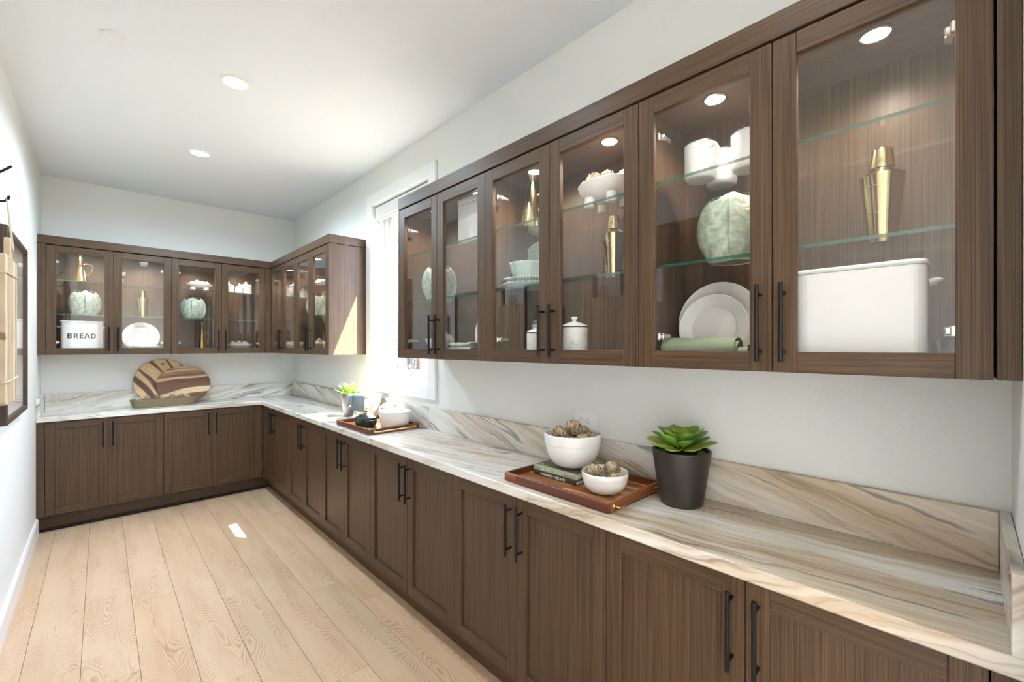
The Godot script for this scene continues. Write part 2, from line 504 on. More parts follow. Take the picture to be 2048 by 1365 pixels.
func build_room() -> void:
	var wp: Material = M["wall paint"]
	solid("wall_left", [[W(XL - 0.15, 0, RD), W(XL, H, ZW)]], wp)
	solid("wall_far", [[W(XL - 0.15, 0, ZW), W(XO, H, ZW + 0.15)]], wp)
	solid("wall_right", [[W(XW, 0, ZE), W(XO, H, WN0)], [W(XW, 0, WN1), W(XO, H, ZW)], [W(XW, 0, WN0), W(XO, WY0, WN1)], [W(XW, WY1, WN0), W(XO, H, WN1)]], wp)
	solid("wall_end", [[W(1.02, 0, ZE), W(RX, H, ZE - 0.13)]], wp)
	# the unseen room behind the camera; its side wall opening is added for fill
	solid("wall_back", [[W(XL - 0.15, 0, RD - 0.15), W(RX + 0.15, H, RD)]], wp)
	solid("wall_side", [[W(RX, 0, ZE - 0.13), W(RX + 0.15, H, -0.6)], [W(RX, 0, -2.6), W(RX + 0.15, H, RD)], [W(RX, 0, -0.6), W(RX + 0.15, 0.3, -2.6)], [W(RX, 2.5, -0.6), W(RX + 0.15, H, -2.6)]], wp)
	solid("ceiling", [[W(XL - 0.3, H, ZE), W(XO, H + 0.15, ZW + 0.3)], [W(XL - 0.3, H, RD - 0.3), W(RX + 0.3, H + 0.15, ZE)]], M["ceiling paint"])
	var fl := solid("floor", [[W(XL - 0.3, -0.15, ZE), W(XO, -0.014, ZW + 0.3)], [W(XL - 0.3, -0.15, RD - 0.3), W(RX + 0.3, -0.014, ZE)]], M["oak 3"])
	# boards, each with its own run of grain
	var edges := [XL, -0.26, -0.066, 0.130, 0.320, 0.512, 0.703, 0.893, 1.085, 1.278]
	var joints := [[4.115, 2.05], [5.125, 2.79, 0.9], [4.40, 2.58, 0.6], [3.265, 1.35], [4.365, 2.222, 0.3], [2.968, 1.0], [4.9, 1.9], [2.69, 0.8], [4.2, 2.4, 0.5]]
	for c in edges.size() - 1:
		var ends: Array = [5.24] + joints[c] + [-0.7, -2.2, RD]
		for k in ends.size() - 1:
			board(edges[c], edges[c + 1], ends[k + 1], ends[k], fl, c + k * 3)
	var x := 1.278
	while x < RX:
		board(x, minf(x + 0.192, RX), RD, -0.21, fl, int(x * 10))
		x += 0.192
	var sk: Material = M["trim paint"]
	var g := Geo.new()
	var prof := PackedVector2Array([Vector2(0, 0), Vector2(0.016, 0), Vector2(0.016, 0.122), Vector2(0.008, 0.137), Vector2(0, 0.137)])
	g.slab(prof, 0.0, 4.93 - 0.81, 0.0)
	g.slab(prof, 4.93 + 0.16, 4.93 - RD, 0.0)
	var bb := put("baseboard_left", g, sk, null, W(XL, 0, 4.93))
	bb.set_meta("kind", "structure")

	# an added dark door, unseen, for the nearest cabinet glass to reflect
	var dr := thing("door_1", "", "", W(XL + 0.0005, 0, 0.80), 90)
	for k in ["label", "category"]: dr.remove_meta(k)
	dr.set_meta("kind", "structure")
	var dg := door_frame(0.0, 0.95, 0.006, 2.35, 0.12, 0.03, 0.002)
	put("door_leaf", dg, M["cabinet wood"], dr)
	dg = Geo.new()
	for y in [[0.126, 1.10], [1.22, 2.23]]: dg.box(Vector3(0.12, y[0], 0.002), Vector3(0.83, y[1], 0.016), 0.0, 1, off())
	dg.box(Vector3(0.12, 1.10, 0.002), Vector3(0.83, 1.22, 0.032), 0.001, 0, off())
	put("door_panel", dg, M["cabinet wood"], dr)

func board(x0: float, x1: float, d0: float, d1: float, fl: Node, k: int) -> void:
	var g := Geo.new()
	var e := 0.0006
	g.box(Vector3(x0 + e, -0.014, -d1 + e), Vector3(x1 - e, 0.0, -d0 - e), 0.0012, 2)
	# put the grain of one strip of the picture on this board
	var strip := (k * 7 + int(absf(d0) * 3)) % 4
	var shift := Vector2(strip * 0.2 + 0.004 - x0, rnd(0.0, 3.0))
	for i in g.t.size():
		g.t[i] = Vector2(g.v[i].x, g.v[i].z) + shift
	put("floorboard", g, M["oak %d" % ((k * 3 + int(absf(d1) * 5)) % 5)], fl)

func build_window() -> void:
	var tp: Material = M["trim paint"]
	var x0 := XW - 0.021
	var g := Geo.new()
	var cw := 0.088
	var b := 0.003
	for q in [[W(x0, WY0 - cw, WN1 + cw), W(XW, WY1 + cw, WN1)], [W(x0, WY0 - cw, WN0), W(XW, WY1 + cw, WN0 - cw)], [W(x0, WY1, WN1), W(XW, WY1 + cw, WN0)], [W(x0, WY0 - cw, WN1), W(XW, WY0, WN0)]]:
		g.box(q[0], q[1], b, 2 if q[1].y - q[0].y < 0.2 else 1)
	var win := put("window_1", g, tp)
	win.set_meta("kind", "structure")
	# vinyl frame, sash, pane
	var f := Geo.new()
	var fx0 := 1.715; var fx1 := 1.79
	var fw := 0.034
	for q in [[W(fx0, WY0, WN1), W(fx1, WY1, WN1 - fw)], [W(fx0, WY0, WN0 + fw), W(fx1, WY1, WN0)], [W(fx0, WY1 - fw, WN1 - fw), W(fx1, WY1, WN0 + fw)], [W(fx0, WY0, WN1 - fw), W(fx1, WY0 + fw, WN0 + fw)]]:
		f.box(q[0], q[1], 0.003)
	put("window_frame", f, M["vinyl"], win)
	var s := Geo.new()
	var a := fw + 0.002
	var sw := 0.052
	var top := 2.52
	for q in [[W(1.735, WY0 + a, WN1 - a), W(1.775, WY1 - a, WN1 - a - sw)], [W(1.735, WY0 + a, WN0 + a + sw), W(1.775, WY1 - a, WN0 + a)], [W(1.735, top, WN1 - a - sw), W(1.775, WY1 - a, WN0 + a + sw)], [W(1.735, WY0 + a, WN1 - a - sw), W(1.775, WY0 + a + sw, WN0 + a + sw)]]:
		s.box(q[0], q[1], 0.004)
	put("sash", s, M["vinyl"], win)
	var p := Geo.new()
	p.box(W(1.753, WY0 + a + sw - 0.004, WN1 - a - sw + 0.004), W(1.757, top + 0.004, WN0 + a + sw - 0.004))
	put("pane", p, M["pane glass"], win)
	var l := Geo.new()
	l.tube([W(1.735, 1.72, WN1 - 0.06), W(1.712, 1.72, WN1 - 0.06), W(1.708, 1.735, WN1 - 0.06), W(1.706, 1.83, WN1 - 0.06)], 0.006, 8)
	put("sash_lock", l, M["vinyl"], win)
	# roller shade drawn right up
	var rs := thing("roller_shade", "pale grey roller shade cassette rolled up at the top of the window", "blind", W(1.655, 2.505, 2.922))
	g = Geo.new()
	g.box(Vector3(-0.028, 0, -0.415), Vector3(0.032, 0.096, 0.415), 0.006, 2)
	put("cassette", g, M["shade fabric"], rs)
	g = Geo.new()
	g.box(Vector3(-0.012, -0.012, -0.40), Vector3(0.006, -0.001, 0.40), 0.003, 2)
	put("hem_bar", g, M["white plastic"], rs)
	g = Geo.new()
	g.tube([Vector3(0.0, -0.001, -0.404), Vector3(0.0, -0.02, -0.406), Vector3(0.0, -0.034, -0.398), Vector3(0, -0.022, -0.392)], 0.0025, 6)
	put("pull_hook", g, M["black metal"], rs)

func build_outside() -> void:
	solid("ground", [[W(XO + 0.02, -0.5, -8), W(14, -0.3, 16)]], M["garden earth"])
	solid("wall_garden", [[W(7.0, -0.4, 3.0), W(7.2, 2.6, 15.0)]], M["outer wall"])
	var tr := thing("garden_tree", "slender pale garden tree trunk behind the window glass", "tree", W(3.10, -0.3, 5.02))
	var g := Geo.new()
	g.tube([Vector3(0, 0, 0), Vector3(0.03, 0.8, 0.02), Vector3(-0.02, 1.6, 0), Vector3(0.05, 3.0, 0.03)], 0.05, 10)
	put("trunk", g, M["bark"], tr)
	leaves(tr, "foliage", M["garden dry leaf"], 260, Vector3(0.0, 3.0, 0), Vector3(0.55, 0.5, 0.55), 0.10, 5)
	var sh := thing("garden_shrub", "loose grey green garden shrub outside the window", "shrub", W(2.86, -0.3, 5.36))
	g = Geo.new()
	for k in 9:
		g.tube([Vector3(0, 0, 0), Vector3(sin(k * 2.4) * 0.15, 0.7, cos(k * 2.4) * 0.15), Vector3(sin(k * 2.4) * 0.4, 1.6, cos(k * 2.4) * 0.4)], 0.012, 6)
	put("stem", g, M["bark"], sh)
	leaves(sh, "foliage", M["garden leaf"], 2600, Vector3(0, 1.15, 0), Vector3(0.46, 1.1, 0.44), 0.07, 9)
	g = Geo.new()
	var bn := noise(51, 1.2, 3)
	g.grid(24, 12, func(u: float, w: float):
		var d := Vector3(cos(u * TAU) * sin(w * PI), cos(w * PI), sin(u * TAU) * sin(w * PI))
		var r := 1.0 + bn.get_noise_3dv(d * 1.3) * 0.5
		return d * r * Vector3(0.6, 0.75, 0.5), true)
	tag(put("garden_rock", g, M["blue rock"], null, W(3.75, 0.45, 6.10)), "rounded slate blue garden boulder seen through the window corner", "boulder")

func leaves(parent: Node, called: String, m: Material, count: int, c: Vector3, r: Vector3, size: float, s: int) -> void:
	var q := RandomNumberGenerator.new()
	q.seed = s
	var leaf := Geo.new()
	leaf.grid(3, 4, func(u: float, w: float): return Vector3((u - 0.5) * 0.45 * sin(PI * clampf(w, 0.04, 0.97)), absf(u - 0.5) * 0.12, w), false)
	var mm := MultiMesh.new()
	mm.transform_format = MultiMesh.TRANSFORM_3D
	mm.mesh = leaf.mesh()
	mm.instance_count = count
	for k in count:
		var d := Vector3(q.randf_range(-1, 1), q.randf_range(-1, 1), q.randf_range(-1, 1))
		if d.length() > 1.0: d = d.normalized() * q.randf()
		var basis := Basis.from_euler(Vector3(q.randf_range(-1, 1), q.randf() * TAU, q.randf_range(-1, 1))).scaled(Vector3.ONE * size * q.randf_range(0.6, 1.2))
		mm.set_instance_transform(k, Transform3D(basis, c + d * r))
	var o := MultiMeshInstance3D.new()
	o.multimesh = mm
	o.material_override = m
	o.name = called
	o.set_meta("kind", "stuff")
	parent.add_child(o, true)

# ---------------------------------------------------------------- cabinets
# local axes: x to the right along the front, y up, the front faces +z at z = 0
func handle_geo(length: float, reach: float) -> Geo:
	var g := Geo.new()
	var h := length / 2
	g.lathe([Vector2(0.0001, -h), Vector2(0.0052, -h), Vector2(0.006, -h + 0.001), Vector2(0.006, h - 0.001), Vector2(0.0052, h), Vector2(0.0001, h)], 14, Vector3(0, 0, reach))
	for s in [-1.0, 1.0]:
		g.tube([Vector3(0, s * (h - 0.026), 0), Vector3(0, s * (h - 0.026), reach)], 0.0046, 10)
	return g

func door_frame(x0: float, x1: float, y0: float, y1: float, sw: float, th: float, z0: float) -> Geo:
	var g := Geo.new()
	var b := 0.0012
	g.box(Vector3(x0, y0, z0), Vector3(x0 + sw, y1, z0 + th), b, 1, off())
	g.box(Vector3(x1 - sw, y0, z0), Vector3(x1, y1, z0 + th), b, 1, off())
	g.box(Vector3(x0 + sw + 0.0003, y0, z0), Vector3(x1 - sw - 0.0003, y0 + sw, z0 + th), b, 0, off())
	g.box(Vector3(x0 + sw + 0.0003, y1 - sw, z0), Vector3(x1 - sw - 0.0003, y1, z0 + th), b, 0, off())
	return g

func wall_cabinet(label: String, at: Vector3, turn: float, w: float, deep: float, group: String, split := -1.0, ends := [0.0, 0.0], puck := 1.0) -> Node3D:
	if split < 0: split = w / 2
	var o := thing("wall_cabinet", label, "cabinet", at, turn, group)
	var wd: Material = M["cabinet wood"]
	var h := YC - YB
	var th := 0.018
	var zb := -deep
	var g := Geo.new()
	for x in [0.0005, w - th]:
		g = Geo.new()
		g.box(Vector3(x, 0.0, zb), Vector3(x + th - 0.0005, h, -0.0215), 0.0006, 1, off())
		put("side_panel", g, wd, o)
	for k in 2:
		if ends[k] > 0.0:
			g = Geo.new()
			g.box(Vector3(-ends[0] if k == 0 else w + 0.0004, 0, zb), Vector3(-0.0004 if k == 0 else w + ends[1], h, 0), 0.001, 1, off())
			put("end_panel", g, wd, o)
	g = Geo.new(); g.box(Vector3(th, 0.0, zb), Vector3(w - th, th, -0.0215), 0.0006, 0, off())
	put("bottom_panel", g, wd, o)
	g = Geo.new(); g.box(Vector3(th, h - 0.022, zb), Vector3(w - th, h, -0.0215), 0.0006, 0, off())
	put("top_panel", g, wd, o)
	g = Geo.new(); g.box(Vector3(th, th, zb), Vector3(w - th, h - 0.022, zb + 0.008), 0.0, 1, off())
	put("back_panel", g, wd, o)
	for y in [SH0, SH1]:
		g = Geo.new()
		var lo := Vector3(th + 0.001, y - 0.009 - YB, zb + 0.010)
		var hi := Vector3(w - th - 0.001, y - YB, -0.042)
		g.box(lo, hi, 0.0)
		var faces := Geo.new(); var edge := Geo.new()
		for k in range(0, g.v.size(), 3):
			var to := edge if g.n[k].z > 0.5 else faces
			for i in 3:
				to.v.append(g.v[k + i]); to.n.append(g.n[k + i]); to.t.append(g.t[k + i])
		var s := put("glass_shelf", faces, M["shelf glass"], o)
		put("polished_edge", edge, M["shelf edge"], s)
		for x in [th + 0.004, w - th - 0.004]:
			for z in [zb + 0.05, -0.08]:
				var pin := Geo.new()
				pin.tube([Vector3(x - 0.004, y - YB - 0.0125, z), Vector3(x + 0.004, y - YB - 0.0125, z)], 0.003, 6)
				put("shelf_pin", pin, M["steel"], s)
	var cuts := [[0.0, split], [split, w]]
	for k in 2:
		var x0: float = cuts[k][0] + 0.0012; var x1: float = cuts[k][1] - 0.0012
		var d := put("door", door_frame(x0, x1, 0.0, h - 0.005, 0.054, 0.02, -0.02), wd, o)
		g = Geo.new(); g.box(Vector3(x0 + 0.050, 0.050, -0.013), Vector3(x1 - 0.050, h - 0.055, -0.009))
		put("door_glass", g, M["pane glass"], d)
		put("handle", handle_geo(0.205, 0.034), M["black metal"], d, Vector3(x1 - 0.027 if k == 0 else x0 + 0.027, 0.130, 0))
		var hx: float = x0 + 0.062 if k == 0 else x1 - 0.062
		var sg := 1.0 if k == 0 else -1.0
		for y in [0.10, h - 0.13]:
			g = Geo.new()
			g.box(Vector3(minf(hx, hx - sg * 0.04), y - 0.012, -0.034), Vector3(maxf(hx, hx - sg * 0.04), y + 0.012, -0.021), 0.002)
			g.box(Vector3(minf(hx, hx + sg * 0.006) - 0.004, y - 0.008, -0.085), Vector3(maxf(hx, hx + sg * 0.006) + 0.004, y + 0.008, -0.030), 0.003)
			g.lathe([Vector2(0.0001, 0.0), Vector2(0.009, 0.0), Vector2(0.009, 0.020), Vector2(0.0001, 0.020)], 10, Vector3(hx, y - 0.010, -0.045))
			put("hinge", g, M["steel"], d)
		var px: float = (x0 + x1) / 2
		var pl := Vector3(px, h - 0.022, zb * 0.40)
		g = Geo.new()
		g.lathe([Vector2(0.029, 0.0), Vector2(0.036, 0.0), Vector2(0.036, -0.004), Vector2(0.031, -0.006), Vector2(0.029, -0.004)], 28)
		var ring := put("puck_light", g, M["steel"], o, pl)
		g = Geo.new()
		g.lathe([Vector2(0.0001, -0.0045), Vector2(0.029, -0.0045), Vector2(0.029, -0.001)], 24)
		put("puck_lens", g, M["puck glow"], ring)
		var sp := SpotLight3D.new()
		sp.name = "puck_lamp"
		o.add_child(sp, true)
		sp.position = pl + Vector3(0, -0.012, 0)
		sp.rotation_degrees.x = -90
		sp.spot_angle = 78
		sp.spot_angle_attenuation = 1.0
		sp.light_energy = PUCK * puck
		sp.light_color = Color(1.0, 0.95, 0.89)
		sp.light_size = 0.025
		sp.spot_range = 6.0
		sp.spot_attenuation = 2.0
		sp.shadow_enabled = true
	return o

func base_cabinet(label: String, at: Vector3, turn: float, w: float, split: float, deep: float, group: String) -> Node3D:
	var o := thing("base_cabinet", label, "cabinet", at, turn, group)
	var wd: Material = M["cabinet wood"]
	var y0 := 0.137; var y1 := 0.868
	var g := Geo.new()
	g.box(Vector3(0.0005, y0 - 0.003, -deep), Vector3(w - 0.0005, 0.873, -0.0215), 0.001, 1, off())
	put("carcass", g, wd, o)
	var cuts := [[0.0, split], [split, w]]
	for k in 2:
		var x0: float = cuts[k][0] + 0.0012; var x1: float = cuts[k][1] - 0.0012
		var d := put("door", door_frame(x0, x1, y0, y1, 0.054, 0.02, -0.02), wd, o)
		g = Geo.new(); g.box(Vector3(x0 + 0.054, y0 + 0.054, -0.0195), Vector3(x1 - 0.054, y1 - 0.054, -0.010), 0.0, 1, off())
		put("door_panel", g, wd, d)
		put("handle", handle_geo(0.205, 0.034), M["black metal"], d, Vector3(x1 - 0.030 if k == 0 else x0 + 0.030, 0.737, 0))
	return o

func filler(called: String, parent: Node3D, lo: Vector3, hi: Vector3, grain := 1) -> void:
	var g := Geo.new()
	g.box(lo, hi, 0.001, grain, off())
	put(called, g, M["cabinet wood"], parent)

const PUCK := 0.38

func build_cabinets() -> void:
	var near := "glass fronted wall cabinets right of the window"
	var dn := XW - XU - 0.001
	wall_cabinet("glass door wall cabinet right beside the window, white box on its top shelf", W(XU, YB, 2.3338), -90, 0.7908, dn, near, 0.3955, [0.021, 0.0])
	wall_cabinet("middle glass wall cabinet of the long run, marbled canisters on its floor", W(XU, YB, 1.543), -90, 0.7910, dn, near, 0.3973)
	var last := wall_cabinet("glass wall cabinet nearest the camera with brass shaker and plain bread bin", W(XU, YB, 0.752), -90, 0.7908, dn, near, 0.3955)
	filler("filler_panel", last, Vector3(0.7935, 0.0, -0.30), Vector3(0.8265, YC - YB, 0.0))
	var short := "glass fronted wall cabinets left of the window"
	wall_cabinet("glass wall cabinet in the corner beyond the window, nearest the far wall", W(XU, YB, 5.029), -90, 0.788, dn, short, 0.394)
	wall_cabinet("glass wall cabinet just left of the window with sun on its side panel", W(XU, YB, 4.241), -90, 0.780, dn, short, 0.392, [0.0, 0.0205])
	var df := ZW - ZU - 0.001
	var farg := "glass fronted wall cabinets on the far wall"
	var fa := wall_cabinet("far wall glass cabinet holding the white bread bin", W(-0.3157, YB, ZU), 0, 0.785, df, farg, 0.3943)
	filler("filler_panel", fa, Vector3(XL + 0.3157 + 0.0005, 0, -0.30), Vector3(-0.0015, YC - YB, 0))
	var fb := wall_cabinet("far wall glass cabinet next to the corner, white canisters on top shelf", W(0.4693, YB, ZU), 0, 0.7704, df, farg, 0.3888)
	filler("filler_panel", fb, Vector3(0.7720, 0, -0.30), Vector3(0.8236, YC - YB, 0))
	# crown rails
	var g := Geo.new()
	g.box(W(XU + 0.0005, YC + 0.004, 2.3548), W(XW - 0.0005, YT, ZE + 0.0005), 0.0015, 2)
	tag(put("crown_rail", g, M["cabinet wood"]), "dark wood crown rail along the top of the long cabinet run right of the window", "trim", "crown rails")
	g = Geo.new()
	g.box(W(XU + 0.0005, YC + 0.004, ZW - 0.001), W(XW - 0.0005, YT, 3.4400), 0.0015, 2)
	tag(put("crown_rail", g, M["cabinet wood"]), "dark wood crown rail on the short cabinets left of the window", "trim", "crown rails")
	g = Geo.new()
	g.box(W(XL + 0.0005, YC + 0.004, ZW - 0.001), W(XU - 0.0005, YT, ZU), 0.0015, 0)
	tag(put("crown_rail", g, M["cabinet wood"]), "dark wood crown rail on the far wall cabinets", "trim", "crown rails")
	# base cabinets
	var db := XW - XB - 0.001
	var cuts := [4.930, 4.526, 4.111, 3.709, 3.304, 2.910, 2.5135, 2.074, 1.6506, 1.230, 0.811, 0.391, -0.030]
	var labels := ["base cabinet of the window side run in the far corner", "window side base cabinet second from the far corner, left of the wooden tray with pots", "window side base cabinet under the wooden tray with pots", "window side base cabinet between the two wooden trays", "window side base cabinet under the tray with the books", "base cabinet nearest the camera under the bare right end of the worktop"]
	for k in 6:
		var w: float = cuts[2 * k] - cuts[2 * k + 2]
		var c := base_cabinet(labels[k], W(XB, 0, cuts[2 * k]), -90, w, cuts[2 * k] - cuts[2 * k + 1], db, "base cabinets along the window wall")
		if k == 5: filler("filler_panel", c, Vector3(w + 0.001, 0.134, -0.30), Vector3(w + 0.0445, 0.873, -0.001))
	var dw := ZW - ZB - 0.001
	var c1 := base_cabinet("far wall base cabinet beside the left wall", W(-0.3178, 0, ZB), 0, 0.726, 0.3621, dw, "base cabinets on the far wall")
	filler("filler_panel", c1, Vector3(XL + 0.3178 + 0.0005, 0.134, -0.30), Vector3(-0.0015, 0.873, 0))
	var c2 := base_cabinet("far wall base cabinet beside the inside corner", W(0.4082, 0, ZB), 0, 0.7171, 0.3584, dw, "base cabinets on the far wall")
	filler("filler_panel", c2, Vector3(0.7186, 0.134, -0.30), Vector3(0.7846, 0.873, 0))
	# toe kicks
	g = Geo.new()
	g.box(W(XL + 0.0005, 0.001, 5.20), W(1.26, 0.132, 5.035), 0.001, 0)
	var tk := put("toe_kick", g, M["cabinet wood"])
	tag(tk, "dark recessed toe kick under the far wall base cabinets", "trim", "toe kicks")
	g = Geo.new()
	g.box(W(XL + 0.0175, 0.001, 5.034), W(1.262, 0.022, 5.015), 0.004, 0)
	put("shoe_strip", g, M["dark gap"], tk)
	g = Geo.new()
	g.box(W(1.268, 0.001, 5.20), W(1.29, 0.132, ZE + 0.001), 0.001, 2)
	tag(put("toe_kick", g, M["cabinet wood"]), "dark recessed toe kick under the window side base cabinets", "trim", "toe kicks")

func build_worktop() -> void:
	var o := thing("worktop", "L shaped pale veined stone worktop with low splashbacks", "worktop", Vector3())
	var st: Material = M["stone"]
	var g := Geo.new()
	var y0 := 0.8745
	var b := 0.004
	# the near piece meets the far one at a fine seam; texture u runs along the worktop
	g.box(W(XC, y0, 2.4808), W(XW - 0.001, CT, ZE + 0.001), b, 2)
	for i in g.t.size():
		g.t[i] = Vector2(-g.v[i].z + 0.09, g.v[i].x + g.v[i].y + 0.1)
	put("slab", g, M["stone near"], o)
	g = Geo.new()
	g.box(W(XC, y0, ZW - 0.001), W(XW - 0.001, CT, 2.4812), b, 2)
	for i in g.t.size():
		g.t[i] = Vector2(-g.v[i].z + 0.35, g.v[i].x + g.v[i].y + 0.1)
	var from := g.v.size()
	g.box(W(XL + 0.001, y0, ZW - 0.001), W(XC + 0.006, CT, ZC), b, 0)
	for i in range(from, g.t.size()):
		g.t[i] = Vector2(g.v[i].x + 1.3, g.v[i].z + g.v[i].y + 0.3)
	put("slab", g, st, o)
	var yb := 1.0605
	var bx := XW - 0.021
	var list := [[W(bx, CT, ZW - 0.022), W(XW - 0.001, yb, 2.4815), 2], [W(bx, CT, 2.4805), W(XW - 0.001, yb, ZE + 0.0215), 2], [W(XL + 0.022, CT, ZW - 0.001), W(XW - 0.001, yb, ZW - 0.021), 0], [W(XL + 0.001, CT, ZW - 0.022), W(XL + 0.021, yb, ZC), 2], [W(XC + 0.003, CT, ZE + 0.001), W(XW - 0.001, yb, ZE + 0.0205), 0]]
	for q in list:
		g = Geo.new()
		var lo: Vector3 = q[0].min(q[1]); var hi: Vector3 = q[0].max(q[1])
		g.box(lo, hi, 0.0015, q[2])
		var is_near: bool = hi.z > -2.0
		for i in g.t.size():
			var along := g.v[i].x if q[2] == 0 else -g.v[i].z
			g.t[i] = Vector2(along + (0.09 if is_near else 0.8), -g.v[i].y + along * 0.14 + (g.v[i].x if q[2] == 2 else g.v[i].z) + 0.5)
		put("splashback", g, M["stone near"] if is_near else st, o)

# ---------------------------------------------------------------- lamps
func downlight(x: float, d: float, e: float, label: String) -> void:
	var o := thing("downlight", label, "ceiling light", W(x, H, d), 0, "recessed ceiling downlights")
	var g := Geo.new()
	g.lathe([Vector2(0.058, 0.0), Vector2(0.076, 0.0), Vector2(0.076, -0.003), Vector2(0.072, -0.005), Vector2(0.060, -0.005), Vector2(0.056, -0.001)], 40)
	put("trim_ring", g, M["trim paint"], o)
	g = Geo.new()
	g.lathe([Vector2(0.0001, -0.003), Vector2(0.058, -0.003), Vector2(0.058, -0.0005)], 36)
	put("lens", g, M["downlight glow"], o)
	var sp := SpotLight3D.new()
	sp.name = "downlight_lamp"
	o.add_child(sp, true)
	sp.position = Vector3(0, -0.02, 0)
	sp.rotation_degrees.x = -90
	sp.spot_angle = 86
	sp.spot_angle_attenuation = 0.55
	sp.light_energy = e
	sp.light_color = Color(0.85, 0.935, 0.995)
	sp.light_size = 0.055
	sp.spot_range = 12.0
	sp.spot_attenuation = 2.0
	sp.shadow_enabled = true

func build_lamps() -> void:
	downlight(0.535, 3.935, DOWN * 2.6, "round recessed downlight farther from the camera, nearest the far wall")
	downlight(0.533, 2.75, DOWN * 0.95, "larger looking round recessed downlight nearer the camera on the white ceiling")
	downlight(0.533, 1.565, DOWN * 0.32, "unseen recessed downlight in the ceiling above the middle of the long worktop")  # this and the next are unseen: the row continued at its spacing, for fill
	downlight(0.533, 0.38, DOWN * 0.2, "unseen recessed downlight in the ceiling closest to the camera")
	for q: Array in [[0.3, -1.2, "left side, nearer the pantry"], [1.7, -1.2, "right side, nearer the pantry"], [0.3, -2.4, "left side, by the back wall"], [1.7, -2.4, "right side, by the back wall"]]:
		downlight(q[0], q[1], DOWN * 0.5, "added fill downlight in the unseen room behind the camera, " + q[2])  # made-up lamps, added behind the camera to brighten the pantry
	var g := Geo.new()
	g.lathe([Vector2(0.0001, -0.010), Vector2(0.040, -0.010), Vector2(0.0425, -0.008), Vector2(0.0425, 0.0)], 40)
	tag(put("sprinkler_cover", g, M["trim paint"], null, W(0.044, H - 0.0005, 2.722)), "small flat round white cover plate on the ceiling at upper left", "cover plate")

# ---------------------------------------------------------------- objects
func bract_geo(s: float) -> Geo:     # one scale of a dried artichoke: root at the origin, tip along +y, bulging towards +z
	var g := Geo.new()
	for side in 2:
		g.grid(4, 4, func(u: float, w: float):
			var x := (u - 0.5) * 2.0
			var half := 0.34 * pow(sin(PI * clampf(w * 0.72 + 0.22, 0.0, 1.0)), 0.8) * (1.0 if w < 0.98 else 0.0) + 0.002
			var bulge := 0.26 * sin(PI * w * 0.75) - 0.16 * x * x * (1.0 - w * 0.6)
			return Vector3(x * half, w, bulge + (0.0 if side == 0 else -0.05 * (1.0 - w) * (1.0 - x * x) - 0.012)) * s, false, side == 0)
	return g

# bract placements of a head of radius r: rows from the base up, tips flaring out
func bract_list(r: float, rows: int, open_: float) -> Array:
	var out := []
	for k in rows:
		var f := float(k) / (rows - 1)
		var phi := lerpf(0.20, 0.82, f) * PI
		var n := int(round(11.0 * sin(phi))) + 2
		for i in n:
			var az := TAU * (i + 0.5 * (k % 2)) / n + rnd(-0.12, 0.12)
			var b := Basis(Vector3.UP, az) * Basis(Vector3.RIGHT, PI / 2 - phi + 0.20 * open_ + rnd(-0.08, 0.14)) * Basis(Vector3.UP, rnd(-0.15, 0.15))
			b = b.scaled_local(Vector3.ONE * r * lerpf(0.74, 0.66, f) * rnd(0.9, 1.12))
			out.append(Transform3D(b, Vector3(sin(az) * sin(phi) * r * 0.84, r * 0.95 * (1.0 - cos(phi)), cos(az) * sin(phi) * r * 0.84)))
	return out

func artichoke(label: String, at: Vector3, r: float, tilt: Vector3, group: String) -> void:
	var o := thing("artichoke", label, "artichoke", at, 0, group)
	o.rotation = tilt
	var g := Geo.new()
	g.lathe([Vector2(0.001, 0), Vector2(0.52, 0.2), Vector2(0.84, 0.7), Vector2(0.84, 1.1), Vector2(0.6, 1.55), Vector2(0.001, 1.85)].map(func(p): return p * r), 14)
	put("core", g, M["artichoke core"], o)
	if bracts.is_empty():
		for k in 2: bracts.append(bract_geo(1.0).mesh())
	var k := 0
	for x in bract_list(r, 7, 1.15):
		var m := put("bract", bracts[k % 2], M["artichoke %d" % ((k * 5 + k / 3) % 3)], o)
		m.transform = x
		k += 1

var bracts := []
var small_heads := []

func small_artichoke(label: String, at: Vector3, r: float, m: Material, group: String) -> void:
	if small_heads.is_empty():
		for k in 3:
			var g := Geo.new()
			g.lathe([Vector2(0.001, 0), Vector2(0.6, 0.25), Vector2(0.84, 0.9), Vector2(0.6, 1.5), Vector2(0.001, 1.8)], 10)
			for x in bract_list(1.0, 5, 1.25):
				var b := bract_geo(1.0)
				var from := g.v.size()
				g.v.append_array(b.v); g.n.append_array(b.n); g.t.append_array(b.t)
				g.move(x, from)
			small_heads.append(g.mesh())
	var o := put("artichoke", small_heads[rng.randi() % 3], m)
	o.transform = Transform3D(Basis.from_euler(Vector3(rnd(-0.9, 0.9), rnd(0, 6), rnd(-0.9, 0.9))).scaled_local(Vector3.ONE * r), at)
	tag(o, label, "artichoke", group)

func ordinal(k: int, n: int) -> String:
	if k == 0: return "leftmost"
	if k == n - 1: return "rightmost"
	return ["", "second from left", "third from left", "fourth from left", "fifth from left", "sixth from left", "seventh from left"][k]

